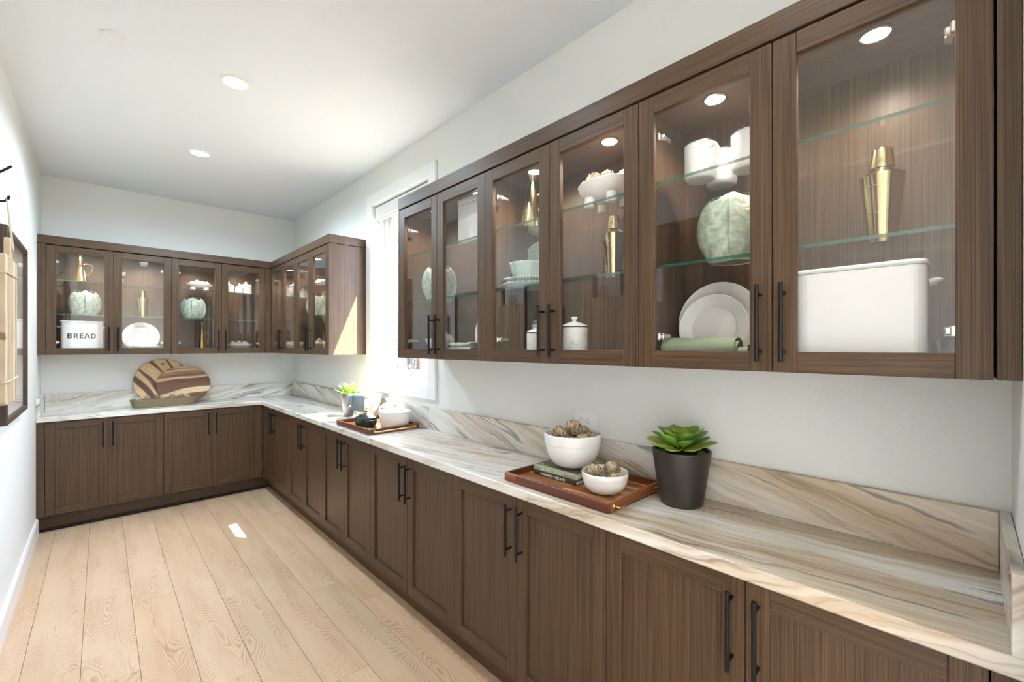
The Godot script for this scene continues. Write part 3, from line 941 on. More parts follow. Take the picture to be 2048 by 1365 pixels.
func heap(label: String, group: String, c: Vector3, spread: Vector2, count: int, r: float, m: Material) -> void:
	var spots := []
	for k in count:
		var a := TAU * k / maxi(count - 1, 1) + 0.4
		var q := 0.0 if k == count - 1 and count > 2 else 1.0
		spots.append([c + Vector3(cos(a) * spread.x * q, 0.014 if q == 0.0 else rnd(-0.003, 0.003), sin(a) * spread.y * q), q])
	spots.sort_custom(func(p, q): return p[0].dot(Vector3(0.725, 0, 0.689)) < q[0].dot(Vector3(0.725, 0, 0.689)))
	for k in count:
		var w: String = "topmost" if spots[k][1] == 0.0 else ordinal(k, count) + " of the heap,"
		small_artichoke(w + " " + label, spots[k][0], r * rnd(0.9, 1.1), m, group)

func cruet(label: String, at: Vector3, r: float, h: float, turn: float, m: String, group: String) -> void:
	var o := thing("oil_cruet", label, "oil cruet", at, turn, group)
	var g := Geo.new()
	g.lathe([Vector2(0.0001, 0.0), Vector2(r * 0.96, 0.0), Vector2(r, 0.003), Vector2(r * 0.99, 0.008), Vector2(r * 0.62, h * 0.45), Vector2(r * 0.26, h * 0.82), Vector2(r * 0.19, h * 0.87)], 40)
	put("body", g, M[m], o)
	g = Geo.new()
	g.lathe([Vector2(r * 0.19, h * 0.87), Vector2(r * 0.20, h * 0.885), Vector2(r * 0.52, h), Vector2(r * 0.47, h), Vector2(r * 0.12, h * 0.89), Vector2(0.0001, h * 0.88)], 32)
	put("funnel_mouth", g, M[m], o)
	g = Geo.new()
	var y := h * 0.62
	var x0 := r * 0.42
	g.tube([Vector3(x0, y, 0), Vector3(x0 + r * 0.5, y + h * 0.035, 0), Vector3(x0 + r * 0.95, y - h * 0.01, 0), Vector3(x0 + r * 1.05, y - h * 0.12, 0), Vector3(x0 + r * 0.85, y - h * 0.25, 0), Vector3(x0 + r * 0.50, y - h * 0.36, 0), Vector3(x0 + r * 0.36, y - h * 0.40, 0)], r * 0.075, 8)
	put("handle", g, M[m], o)

func shaker(label: String, at: Vector3, s: float, group: String) -> void:
	var o := thing("cocktail_shaker", label, "cocktail shaker", at, 0, group)
	var g := Geo.new()
	g.lathe([Vector2(0.0001, 0), Vector2(0.029, 0), Vector2(0.030, 0.002), Vector2(0.0365, 0.072), Vector2(0.0375, 0.0735), Vector2(0.0365, 0.075), Vector2(0.0432, 0.140), Vector2(0.0442, 0.1415), Vector2(0.0434, 0.143), Vector2(0.0465, 0.168), Vector2(0.0472, 0.170), Vector2(0.0455, 0.171)].map(func(p): return p * s), 48)
	put("beaker", g, M["pale brass"], o)
	g = Geo.new()
	g.lathe([Vector2(0.0452, 0.1705), Vector2(0.043, 0.174), Vector2(0.031, 0.184), Vector2(0.0255, 0.189), Vector2(0.0245, 0.192)].map(func(p): return p * s), 48)
	put("strainer", g, M["pale brass"], o)
	g = Geo.new()
	g.lathe([Vector2(0.0262, 0.1905), Vector2(0.0268, 0.192), Vector2(0.0215, 0.236), Vector2(0.0185, 0.241), Vector2(0.0001, 0.242)].map(func(p): return p * s), 40)
	put("cap", g, M["pale brass"], o)

var vase_mesh: ArrayMesh

func vase(label: String, at: Vector3, turn: float, group: String) -> void:
	if vase_mesh == null:
		var g := Geo.new()
		var lobes := 5.0
		var form := func(u: float, w: float, inset: float) -> Vector3:
			var a := u * TAU
			var lf := fposmod(u * lobes, 1.0)
			var edge := pow(1.0 - lf, 1.6)                     # each lobe starts proud and sinks under the next
			var top := 0.184 + 0.030 * pow(maxf(0.0, 1.0 - minf(absf(lf - 0.05), 1.0 - absf(lf - 0.05)) / 0.40), 1.3)
			var y := lerpf(0.0, top, w)
			var round_ := sqrt(maxf(0.0, 1.0 - pow((y - 0.100) / 0.110, 2.0)))
			var r := (0.028 + 0.069 * pow(round_, 0.75)) + 0.015 * (edge - 0.35) * sin(PI * clampf(w, 0.04, 0.96)) + 0.004 * sin(lf * PI)
			return Vector3(cos(a) * (r - inset), y, -sin(a) * (r - inset))
		g.grid(168, 40, func(u: float, w: float): return form.call(u, w, 0.0), true, false, Vector2(5, 1))
		g.grid(168, 14, func(u: float, w: float): return form.call(u, 1.0 - w * 0.8, 0.006 * minf(1.0, w * 8.0)), true, false, Vector2(5, 1))
		g.lathe([Vector2(0.0001, 0.0), Vector2(0.05, 0.0)], 40)
		vase_mesh = g.mesh()
	var o := put("ribbed_vase", vase_mesh, M["green glaze"], null, at)
	o.rotation_degrees.y = turn
	tag(o, label, "vase", group)

func plate(label: String, at: Vector3, r: float, turn: float, lean: float, m: String, beaded: bool, group: String, called := "plate") -> void:
	var o := thing(called, label, "plate", at, turn, group)
	o.rotation_degrees.x = lean
	var g := Geo.new()
	g.lathe([Vector2(0.0001, -0.012), Vector2(r * 0.60, -0.012), Vector2(r * 0.62, -0.010), Vector2(r * 0.80, -0.004), Vector2(r * 0.99, 0.0035), Vector2(r, 0.005), Vector2(r * 0.985, 0.006), Vector2(r * 0.80, -0.0005), Vector2(r * 0.68, -0.0035), Vector2(r * 0.64, -0.0085), Vector2(0.0001, -0.0085)], 64)
	g.move(Transform3D(Basis(Vector3.RIGHT, PI / 2), Vector3()))
	put("dish", g, M[m], o)
	if beaded:
		g = Geo.new()
		bead_ring(g, r * 0.985, 0.0032, 58, Vector3(0, 0, 0.005), true)
		put("beaded_rim", g, M["porcelain"], o)

func bead_ring(g: Geo, r: float, b: float, count: int, at: Vector3, upright: bool) -> void:
	for k in count:
		var a := k * TAU / count
		var c := Vector3(cos(a) * r, sin(a) * r, 0) if upright else Vector3(cos(a) * r, 0, sin(a) * r)
		g.grid(6, 4, func(u: float, w: float): return at + c + Vector3(cos(u * TAU) * sin(w * PI), cos(w * PI), -sin(u * TAU) * sin(w * PI)) * b, true)

func footed_bowl(label: String, at: Vector3, turn: float, half: Vector2, rise: float, m: String, group: String) -> void:
	var o := thing("footed_bowl", label, "bowl", at, turn, group)
	var g := Geo.new()
	var f := 0.032
	var sq := Vector2(half.x, half.y)
	g.lathe([Vector2(0.0001, f - 0.004), Vector2(0.45, f - 0.004), Vector2(0.72, f + rise * 0.22), Vector2(0.93, f + rise * 0.62), Vector2(1.0, f + rise * 0.96), Vector2(0.99, f + rise), Vector2(0.95, f + rise * 0.98), Vector2(0.86, f + rise * 0.60), Vector2(0.65, f + rise * 0.26), Vector2(0.0001, f + rise * 0.16)], 56, Vector3(), sq)
	put("dish", g, M[m], o)
	for s in [[-1, -1], [1, -1], [-1, 1], [1, 1]]:
		g = Geo.new()
		g.lathe([Vector2(0.0001, 0), Vector2(0.0205, 0), Vector2(0.0215, 0.002), Vector2(0.0195, f + rise * 0.12)], 20, Vector3(s[0] * half.x * 0.48, 0, s[1] * half.y * 0.40))
		put("foot", g, M[m], o)

func canister(label: String, at: Vector3, r: float, h: float, m: String, group: String) -> void:
	var o := thing("canister", label, "canister", at, rnd(0, 360), group)
	var g := Geo.new()
	g.lathe([Vector2(0.0001, 0), Vector2(r * 0.96, 0), Vector2(r, 0.004), Vector2(r, h - 0.003), Vector2(r * 0.985, h)], 40)
	for k in g.t.size(): g.t[k] = Vector2(g.t[k].x * 2.0, g.v[k].y * 6.0)
	put("body", g, M[m], o)
	g = Geo.new()
	g.lathe([Vector2(r * 1.02, h), Vector2(r * 1.035, h + 0.0025), Vector2(r * 1.02, h + 0.005)], 40)
	put("rim", g, M["slot"] if m != "enamel" else M["steel"], o)
	g = Geo.new()
	g.lathe([Vector2(r * 1.01, h + 0.005), Vector2(r * 0.97, h + 0.010), Vector2(r * 0.5, h + 0.020), Vector2(r * 0.22, h + 0.025), Vector2(r * 0.13, h + 0.028), Vector2(r * 0.14, h + 0.032), Vector2(r * 0.24, h + 0.036), Vector2(r * 0.24, h + 0.042), Vector2(r * 0.16, h + 0.045), Vector2(0.0001, h + 0.0455)], 36)
	put("lid", g, M["enamel"], o)

func mug(label: String, at: Vector3, turn: float) -> void:
	var o := thing("enamel_mug", label, "mug", at, turn, "white enamel mugs")
	var g := Geo.new()
	g.lathe([Vector2(0.0001, 0), Vector2(0.040, 0), Vector2(0.046, 0.004), Vector2(0.0485, 0.012), Vector2(0.0495, 0.112), Vector2(0.048, 0.112), Vector2(0.047, 0.014), Vector2(0.0001, 0.006)], 40)
	put("body", g, M["enamel"], o)
	g = Geo.new()
	g.lathe([Vector2(0.0475, 0.112), Vector2(0.0505, 0.111), Vector2(0.051, 0.1135), Vector2(0.049, 0.115), Vector2(0.0475, 0.113)], 40)
	put("rim", g, M["steel"], o)
	g = Geo.new()
	g.tube([Vector3(0.047, 0.09, 0), Vector3(0.07, 0.092, 0), Vector3(0.082, 0.075, 0), Vector3(0.078, 0.045, 0), Vector3(0.062, 0.03, 0), Vector3(0.047, 0.028, 0)], 0.005, 8)
	put("handle", g, M["enamel"], o)

func rounded(w: float, d: float, r: float) -> PackedVector2Array:
	var p := PackedVector2Array()
	for c in [[1, 1, 0], [-1, 1, 90], [-1, -1, 180], [1, -1, 270]]:
		for k in 7:
			var a := deg_to_rad(c[2] + k * 15)
			p.append(Vector2(c[0] * (w / 2 - r) + cos(a) * r, c[1] * (d / 2 - r) + sin(a) * r))
	return p

func upright_slab(o: Geo, outline: PackedVector2Array, y0: float, y1: float, b: float) -> void:    # outline in x, z
	var from := o.v.size()
	o.slab(outline, y0, y1, b)
	o.move(Transform3D(Basis(Vector3.RIGHT, -PI / 2), Vector3()), from)

func bread_bin(label: String, at: Vector3, turn: float, w: float, h: float, text: bool) -> void:
	var o := thing("bread_bin", label, "bread bin", at, turn)
	var g := Geo.new()
	upright_slab(g, rounded(w, 0.15, 0.03), 0.0, h - 0.012, 0.003)
	put("body", g, M["enamel"], o)
	g = Geo.new()
	upright_slab(g, rounded(w + 0.005, 0.155, 0.032), h - 0.011, h, 0.004)
	put("lid", g, M["enamel"], o)
	for s in [-1.0, 1.0]:
		g = Geo.new()
		var y := h * 0.80
		g.tube([Vector3(s * w / 2, y, 0.03), Vector3(s * (w / 2 + 0.014), y + 0.002, 0.028), Vector3(s * (w / 2 + 0.020), y + 0.004, 0.0), Vector3(s * (w / 2 + 0.014), y + 0.002, -0.028), Vector3(s * w / 2, y, -0.03)], 0.0062, 10)
		put("handle", g, M["enamel"], o)
	if text: lettering("BREAD", o, Vector3(-0.002, h * 0.515, 0.0752), 0, w * 0.66, 0.0010, "navy print", 700)

func lettering(text: String, parent: Node3D, at: Vector3, turn: float, width: float, deep: float, m: String, weight := 400, serif := false) -> void:
	var f := SystemFont.new()
	f.font_names = PackedStringArray(["Droid Serif" if serif else "Droid Sans"])
	f.font_weight = weight
	var t := TextMesh.new()
	t.font = f
	t.text = text
	t.font_size = 48
	t.pixel_size = 0.001
	t.depth = deep
	t.curve_step = 2.0
	var box := t.get_aabb()
	var o := put("lettering", t, M[m], parent, at)
	var k := width / maxf(box.size.x, 0.001)
	o.scale = Vector3(k, k, 1)
	o.rotation_degrees.y = turn

func folded_cloth(label: String, at: Vector3, size: Vector3, turn: float, m: String, group := "") -> void:
	var o := thing("folded_cloth", label, "cloth", at, turn, group)
	for k in 3:
		var g := Geo.new()
		var y0 := size.y * k / 3.0
		var sx := size.x * (1.0 - 0.05 * k)
		g.grid(30, 12, func(u: float, w: float):
			var a := w * TAU
			var e := Vector3((u - 0.5) * sx, 0, 0)
			var px := signf(cos(a)) * pow(absf(cos(a)), 0.4) * size.z / 2 * (1.0 - 0.06 * k)
			var py := sin(a) * size.y / 6.1 * (1.0 - pow(absf(u - 0.5) * 2.0, 10.0) * 0.4)
			return e + Vector3(0, y0 + size.y / 6.0 + py + 0.12 * size.y * sin(u * 5.0 + k) * float(k) * 0.25, px + 0.004 * sin(u * 9.0 + k)), false, true)
		put("fold", g, M[m], o)

func rolled_cloth(label: String, at: Vector3, length: float, r: float, turn: float, m: String) -> void:
	var o := thing("rolled_cloth", label, "cloth", at, turn)
	var g := Geo.new()
	g.grid(40, 90, func(u: float, w: float):
		var a := w * TAU * 3.2
		var q := r * (0.22 + 0.78 * w) + 0.0012 * sin(a * 3.0)
		return Vector3((u - 0.5) * length * (1.0 - 0.03 * sin(w * 9.0)), r + sin(a + 1.9) * q * (0.94 + 0.04 * sin(u * 12.0)), cos(a + 1.9) * q), false)
	put("roll", g, M[m], o)
	g = Geo.new()
	g.grid(24, 60, func(u: float, w: float):
		var a := w * TAU * 1.8
		var q := r * 0.62 * (0.3 + 0.7 * w)
		return Vector3(length * 0.5 + 0.004 + u * 0.026, r * 0.70 + sin(a + 1.2) * q, 0.012 + cos(a + 1.2) * q), false)
	put("loose_end", g, M[m], o)

func tray(label: String, at: Vector3, w: float, l: float) -> void:      # w along x, l along z
	var o := thing("serving_tray", label, "tray", at, 0, "wooden trays with brass bar handles")
	var t := 0.013; var h := 0.034
	var g := Geo.new()
	g.box(Vector3(-w / 2 + t, 0.001, -l / 2 + t), Vector3(w / 2 - t, 0.0105, l / 2 - t), 0.0, 2)
	put("base", g, M["tray wood"], o)
	for s in [-1.0, 1.0]:
		g = Geo.new()
		g.box(Vector3(s * (w / 2 - t / 2) - t / 2, 0, -l / 2), Vector3(s * (w / 2 - t / 2) + t / 2, h, l / 2), 0.0015, 2, Vector2(rnd(0, 1), rnd(0, 1)))
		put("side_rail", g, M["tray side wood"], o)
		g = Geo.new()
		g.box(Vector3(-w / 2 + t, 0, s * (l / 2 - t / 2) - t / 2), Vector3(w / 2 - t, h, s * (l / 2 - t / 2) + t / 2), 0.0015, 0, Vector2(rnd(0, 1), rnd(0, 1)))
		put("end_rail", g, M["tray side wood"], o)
		g = Geo.new()
		var z: float = s * (l / 2 + 0.020)
		var path := [Vector3(-w * 0.40, h * 0.55, s * l / 2), Vector3(-w * 0.40, h * 0.52, s * (l / 2 + 0.014)), Vector3(-w * 0.385, h * 0.5, z), Vector3(-w * 0.3, h * 0.5, z), Vector3(w * 0.3, h * 0.5, z), Vector3(w * 0.385, h * 0.5, z), Vector3(w * 0.40, h * 0.52, s * (l / 2 + 0.014)), Vector3(w * 0.40, h * 0.55, s * l / 2)]
		g.tube(path, 0.0045, 10)
		var hd := put("bar_handle", g, M["brass"], o)
		for e in [-1.0, 1.0]:
			g = Geo.new()
			g.lathe([Vector2(0.0001, 0.004), Vector2(0.007, 0.0035), Vector2(0.009, 0.0)], 14)
			g.move(Transform3D(Basis(Vector3.RIGHT, PI / 2 * s), Vector3(e * w * 0.40, h * 0.55, s * l / 2)))
			put("mount", g, M["brass"], hd)

func bowl(label: String, at: Vector3, r: float, h: float, foot: float, group: String) -> void:
	var o := thing("mixing_bowl", label, "bowl", at, 0, group)
	var g := Geo.new()
	var lip := h * 0.30
	var p := [Vector2(0.0001, 0.002), Vector2(foot * 0.92, 0.0), Vector2(foot, 0.001)]
	for k in 9:
		var a := (k + 1) / 9.0
		p.append(Vector2(lerpf(foot, r * 0.955, sin(a * PI / 2)), lerpf(0.001, h - lip, 1.0 - cos(a * PI / 2))))
	g.lathe(p, 72)
	g.lathe([Vector2(r * 0.955, h - lip), Vector2(r * 0.982, h - lip + 0.001), Vector2(r * 0.99, h - lip + 0.003), Vector2(r, h - 0.007), Vector2(r * 0.995, h - 0.002), Vector2(r * 0.975, h), Vector2(r * 0.945, h - 0.002), Vector2(r * 0.925, h - 0.008), Vector2(r * 0.88, h - lip), Vector2(r * 0.62, h * 0.28), Vector2(r * 0.25, h * 0.10), Vector2(0.0001, h * 0.09)], 72)
	put("body", g, M["stoneware"], o)
	g = Geo.new()
	g.lathe([Vector2(r * 0.885, h - 0.026), Vector2(r * 0.868, h - 0.018), Vector2(r * 0.845, h - 0.017), Vector2(r * 0.835, h - 0.021), Vector2(r * 0.80, h - 0.05)], 64)
	put("nested_bowl_rim", g, M["stoneware"], o)

func leaf_mesh(length: float, wide: float, curl: float, cup: float) -> Geo:    # along +z from the origin
	var g := Geo.new()
	for side in 2:
		g.grid(8, 10, func(u: float, w: float):
			var x := (u - 0.5) * 2.0
			var half := wide * 0.5 * pow(sin(PI * pow(clampf(w * 0.97 + 0.03, 0.0, 1.0), 1.55)), 0.62) + 0.0004
			var a := curl * w
			var z := length * (sin(a) / maxf(absf(curl), 0.01) * signf(curl) if absf(curl) > 0.01 else w)
			var y := length * (1.0 - cos(a)) / curl if absf(curl) > 0.01 else 0.0
			var thick := 0.0035 * (1.0 - x * x) * (1.0 - w * 0.7)
			y += cup * wide * x * x * sin(PI * clampf(w, 0.05, 1.0)) * 0.6
			return Vector3(x * half, y + (thick if side == 0 else -thick), z), false, side == 1)
	return g

func succulent(label: String, at: Vector3, rim: float, foot: float, h: float, pot_m: String, rings: Array, oval: float, leaf_len: float) -> void:
	var o := thing("potted_succulent", label, "potted plant", at)
	var g := Geo.new()
	g.lathe([Vector2(0.0001, 0.0), Vector2(foot * 0.92, 0.0), Vector2(foot, 0.006), Vector2(lerpf(foot, rim, 0.12), 0.026), Vector2(rim - 0.001, h - 0.004), Vector2(rim - 0.003, h), Vector2(rim - 0.010, h), Vector2(rim - 0.012, h - 0.003), Vector2(rim - 0.016, h - 0.03)], 64)
	put("pot", g, M[pot_m], o)
	g = Geo.new()
	var sn := noise(71, 40.0, 2)
	g.grid(24, 10, func(u: float, w: float):
		var r: float = w * (rim - 0.014)
		var p := Vector3(cos(u * TAU) * r, 0, -sin(u * TAU) * r)
		return p + Vector3(0, h - 0.022 + sn.get_noise_2d(p.x, p.z) * 0.012, 0), true)
	put("soil", g, M["soil"], o)
	for k in 11:
		var a := k * TAU / 11 + 0.3
		var q := rim * rnd(0.60, 0.76)
		g = Geo.new()
		var s := rnd(0.011, 0.019)
		var mn := noise(80 + k, 0.6, 3)
		g.grid(18, 10, func(u: float, w: float):
			var d := Vector3(cos(u * TAU) * sin(w * PI), cos(w * PI) * 0.75, -sin(u * TAU) * sin(w * PI))
			return d * s * (1.0 + 0.35 * mn.get_noise_3dv(d * 6.0)), true)
		put("moss_clump", g, M["moss"], o, Vector3(cos(a) * q, h - 0.016, sin(a) * q))
	var ms := ["leaf light", "leaf mid", "leaf dark"]
	for ring in rings:        # [count, elevation, radius, scale, curl, phase]
		var lm: ArrayMesh = leaf_mesh(leaf_len * ring[3], leaf_len * ring[3] * oval, ring[4], 0.30).mesh()
		for k in int(ring[0]):
			var az: float = TAU * k / ring[0] + ring[5] + rnd(-0.13, 0.13)
			var l := put("leaf", lm, M[ms[int(ring[6]) if rng.randf() > 0.25 else [0, 1, 1, 2][rng.randi() % 4]]], o)
			var b := Basis(Vector3.UP, az) * Basis(Vector3.RIGHT, -(ring[1] + rnd(-0.12, 0.12))) * Basis(Vector3.BACK, rnd(-0.2, 0.2))
			l.transform = Transform3D(b, Vector3(sin(az) * ring[2], h - 0.008 + ring[7], cos(az) * ring[2]))

func book(label: String, at: Vector3, turn: float, size: Vector3, cover: String, top: String, text: String, ink: String) -> void:   # spine faces local +z
	var o := thing("book", label, "book", at, turn)
	var g := Geo.new()
	var t := 0.0022
	g.box(Vector3(-size.x / 2, 0, -size.z), Vector3(size.x / 2, t, 0.0), 0.0006, 0)
	g.box(Vector3(-size.x / 2, size.y - t, -size.z), Vector3(size.x / 2, size.y, 0.0), 0.0006, 0)
	g.grid(1, 8, func(u: float, w: float):
		var a := lerpf(-PI / 2, PI / 2, w)
		return Vector3((u - 0.5) * size.x, size.y / 2 + sin(a) * size.y / 2, cos(a) * 0.0035 - 0.0005), false)
	put("cover", g, M[cover], o)
	g = Geo.new()
	g.box(Vector3(-size.x / 2 + 0.003, t, -size.z + 0.004), Vector3(size.x / 2 - 0.003, size.y - t, -0.001), 0.0)
	put("pages", g, M["paper"], o)
	if top:
		g = Geo.new()
		g.box(Vector3(-size.x / 2 + 0.002, size.y, -size.z + 0.002), Vector3(size.x / 2 - 0.002, size.y + 0.0004, -0.012), 0.0, 2)
		for i in g.t.size(): g.t[i] = Vector2(g.v[i].x, g.v[i].z) * 5.0
		put("cover_print", g, M[top], o)
	lettering(text, o, Vector3(-0.008, size.y * 0.5, 0.0032), 0, size.x * 0.56, 0.0006, ink, 600)

func cooking_pot(called: String, label: String, at: Vector3, r: float, h: float, m: String, knob: String, knob_r: float, side: String) -> void:
	var o := thing(called, label, "cooking pot", at)
	var g := Geo.new()
	g.lathe([Vector2(0.0001, 0.0), Vector2(r * 0.78, 0.0), Vector2(r * 0.84, 0.004), Vector2(r * 0.93, h * 0.35), Vector2(r * 0.975, h * 0.75), Vector2(r * 0.985, h), Vector2(r * 0.94, h), Vector2(r * 0.90, h * 0.4), Vector2(0.0001, h * 0.1)], 56)
	put("body", g, M[m], o)
	g = Geo.new()
	g.lathe([Vector2(r * 1.0, h + 0.001), Vector2(r * 1.012, h + 0.004), Vector2(r * 0.99, h + 0.007), Vector2(r * 0.85, h + 0.012), Vector2(r * 0.55, h + 0.026), Vector2(r * 0.25, h + 0.033), Vector2(0.0001, h + 0.034)], 56)
	put("lid", g, M[m], o)
	g = Geo.new()
	g.lathe([Vector2(knob_r * 0.5, 0.0), Vector2(knob_r * 0.45, knob_r * 0.5), Vector2(knob_r * 0.6, knob_r * 0.8), Vector2(knob_r, knob_r * 1.05), Vector2(knob_r, knob_r * 1.25), Vector2(knob_r * 0.8, knob_r * 1.4), Vector2(0.0001, knob_r * 1.42)], 28, Vector3(0, h + 0.033, 0))
	put("knob", g, M[knob], o)
	if side:
		for s in [-1.0, 1.0]:
			g = Geo.new()
			var dir := Vector3(0.7, 0, -0.7) if side == "diagonal" else Vector3(0, 0, 1)
			var across := dir.cross(Vector3.UP)
			var p := []
			for k in 9:
				var a := PI * k / 8.0
				p.append(dir * s * (r * 0.96 + 0.026 * sin(a)) + across * cos(a) * 0.036 + Vector3(0, h * 0.86, 0))
			g.tube(p, 0.0055, 8)
			put("side_handle", g, M[m], o)

func outlet(label: String, at: Vector3, w: float, h: float, group: String, hide := false) -> void:     # plate on the window wall, long side along the wall
	var o := thing("outlet", label, "power outlet", at, -90, group)
	var g := Geo.new()
	g.box(Vector3(-w / 2, -h / 2, 0), Vector3(w / 2, h / 2, 0.006), 0.003)
	put("cover_plate", g, M["white plastic"], o)
	for s in [-1.0, 1.0]:
		g = Geo.new()
		g.slab(rounded(0.028, 0.036, 0.010), 0.006, 0.0085, 0.0008)
		var f := put("receptacle", g, M["white plastic"], o, Vector3(s * 0.0195 - 0.004, -0.002, 0))
		for q in [[Vector3(-0.0035, 0.007, 0), Vector3(0.0075, 0.0085, 0)], [Vector3(-0.0025, -0.0085, 0), Vector3(0.0075, -0.007, 0)]]:
			g = Geo.new()
			g.box(q[0] + Vector3(0, 0, 0.0075), q[1] + Vector3(0, 0, 0.0088))
			put("slot", g, M["slot"], f)
		g = Geo.new()
		g.lathe([Vector2(0.0001, 0.0088), Vector2(0.0024, 0.0088), Vector2(0.0024, 0.007)], 12)
		g.move(Transform3D(Basis(Vector3.RIGHT, PI / 2), Vector3(-0.0085, 0, 0)))
		put("ground_hole", g, M["slot"], f)

# ---------------------------------------------------------------- left wall
func hook(at: Vector3, label: String) -> void:
	var o := thing("coat_hook", label, "hook", at, 90, "black wall hooks")
	var g := Geo.new()
	g.box(Vector3(-0.009, -0.075, 0), Vector3(0.009, 0.085, 0.005), 0.002)
	put("back_plate", g, M["black metal"], o)
	g = Geo.new()
	g.tube([Vector3(0, 0.05, 0.004), Vector3(0, 0.066, 0.018), Vector3(0, 0.098, 0.050), Vector3(0, 0.110, 0.060)], 0.0052, 10)
	put("upper_prong", g, M["black metal"], o)
	g = Geo.new()
	g.tube([Vector3(0, -0.055, 0.004), Vector3(0, -0.062, 0.020), Vector3(0, -0.060, 0.038), Vector3(0, -0.046, 0.050), Vector3(0, -0.030, 0.053)], 0.0052, 10)
	put("lower_prong", g, M["black metal"], o)

func hanging_board(at: Vector3, label: String, w: float, h: float, hook_y: float) -> void:    # at: top middle of the blade; front faces +x
	var o := thing("serving_board", label, "wooden board", at, 90, "wooden boards hung on the left wall")
	var p := PackedVector2Array()
	var nw := 0.045
	for q in [[-w / 2, -h + 0.012], [-w / 2 + 0.012, -h], [w / 2 - 0.012, -h], [w / 2, -h + 0.012], [w / 2, -0.008], [w / 2 - 0.008, 0], [nw, 0], [nw - 0.008, 0.012], [nw - 0.008, 0.085], [nw - 0.016, 0.094], [-nw + 0.016, 0.094], [-nw + 0.008, 0.085], [-nw + 0.008, 0.012], [-nw, 0], [-w / 2 + 0.008, 0], [-w / 2, -0.008]]:
		p.append(Vector2(q[0], q[1]))
	var g := Geo.new()
	g.slab(p, -0.011, 0.011, 0.003, 2.2)
	put("blade", g, M["rustic wood"], o)
	for y in [-0.085, -h + 0.10]:
		g = Geo.new()
		g.tube([Vector3(-w / 2 - 0.003, y, -0.009), Vector3(-w / 2 - 0.003, y, 0.012), Vector3(0, y + 0.006, 0.0135), Vector3(w / 2 + 0.003, y + 0.012, 0.012), Vector3(w / 2 + 0.003, y + 0.012, -0.009)], 0.0042, 6)
		put("leather_strap", g, M["rope"], o)
	g = Geo.new()
	var top := hook_y
	g.tube([Vector3(-0.012, 0.05, 0.013), Vector3(-0.010, 0.10, 0.010), Vector3(-0.004, top - 0.01, -0.004), Vector3(0, top, -0.006), Vector3(0.004, top - 0.01, -0.004), Vector3(0.010, 0.10, 0.010), Vector3(0.012, 0.05, 0.013), Vector3(0.0, 0.035, 0.0135), Vector3(-0.012, 0.05, 0.013)], 0.0035, 6)
	put("rope_loop", g, M["rope"], o)

func framed_print(d: float, label: String, k: int) -> void:
	var w := 0.82; var h := 0.985
	var o := thing("framed_print", label, "picture", W(XL + 0.001, 1.078, d), 90, "framed botanical prints on the left wall")
	var fw := 0.026; var dp := 0.032
	var g := Geo.new()
	var b := 0.001
	g.box(Vector3(-w / 2, 0, 0), Vector3(-w / 2 + fw, h, dp), b, 1, off())
	g.box(Vector3(w / 2 - fw, 0, 0), Vector3(w / 2, h, dp), b, 1, off())
	g.box(Vector3(-w / 2 + fw, 0, 0), Vector3(w / 2 - fw, fw, dp), b, 0, off())
	g.box(Vector3(-w / 2 + fw, h - fw, 0), Vector3(w / 2 - fw, h, dp), b, 0, off())
	put("frame", g, M["frame wood"], o)
	g = Geo.new()
	g.quad(Vector3(-w / 2 + fw, fw, 0.012), Vector3(w / 2 - fw, fw, 0.012), Vector3(w / 2 - fw, h - fw, 0.012), Vector3(-w / 2 + fw, h - fw, 0.012), Vector3(0, 0, 1), Vector2(0, 1), Vector2(1, 1), Vector2(1, 0), Vector2(0, 0))
	put("print", g, M["print %d" % k], o)
	g = Geo.new()
	g.box(Vector3(-w / 2 + fw - 0.003, fw - 0.003, 0.020), Vector3(w / 2 - fw + 0.003, h - fw + 0.003, 0.0225))
	put("glazing", g, M["picture glass"], o)

func build_left_wall() -> void:
	framed_print(3.635, "framed botanical print farthest from the camera, partly behind a hanging wooden board", 0)
	framed_print(2.515, "framed botanical print in the middle of the left wall, seen reflected in the cabinet glass", 1)
	framed_print(1.455, "framed botanical print nearest the camera on the left wall, seen only in reflections", 2)
	hook(W(XL + 0.001, 2.20, 3.075), "black double wall hook holding the far wooden board")
	hook(W(XL + 0.001, 2.20, 2.005), "black double wall hook holding the board near the middle print")
	hanging_board(W(-0.312, 1.876, 3.075), "rustic pale wooden board on a rope at the left edge, overlapping the far print", 0.35, 0.67, 0.281)
	hanging_board(W(-0.312, 1.862, 2.005), "wider rustic wooden board on a rope beside the middle print, seen reflected in glass", 0.40, 0.72, 0.295)

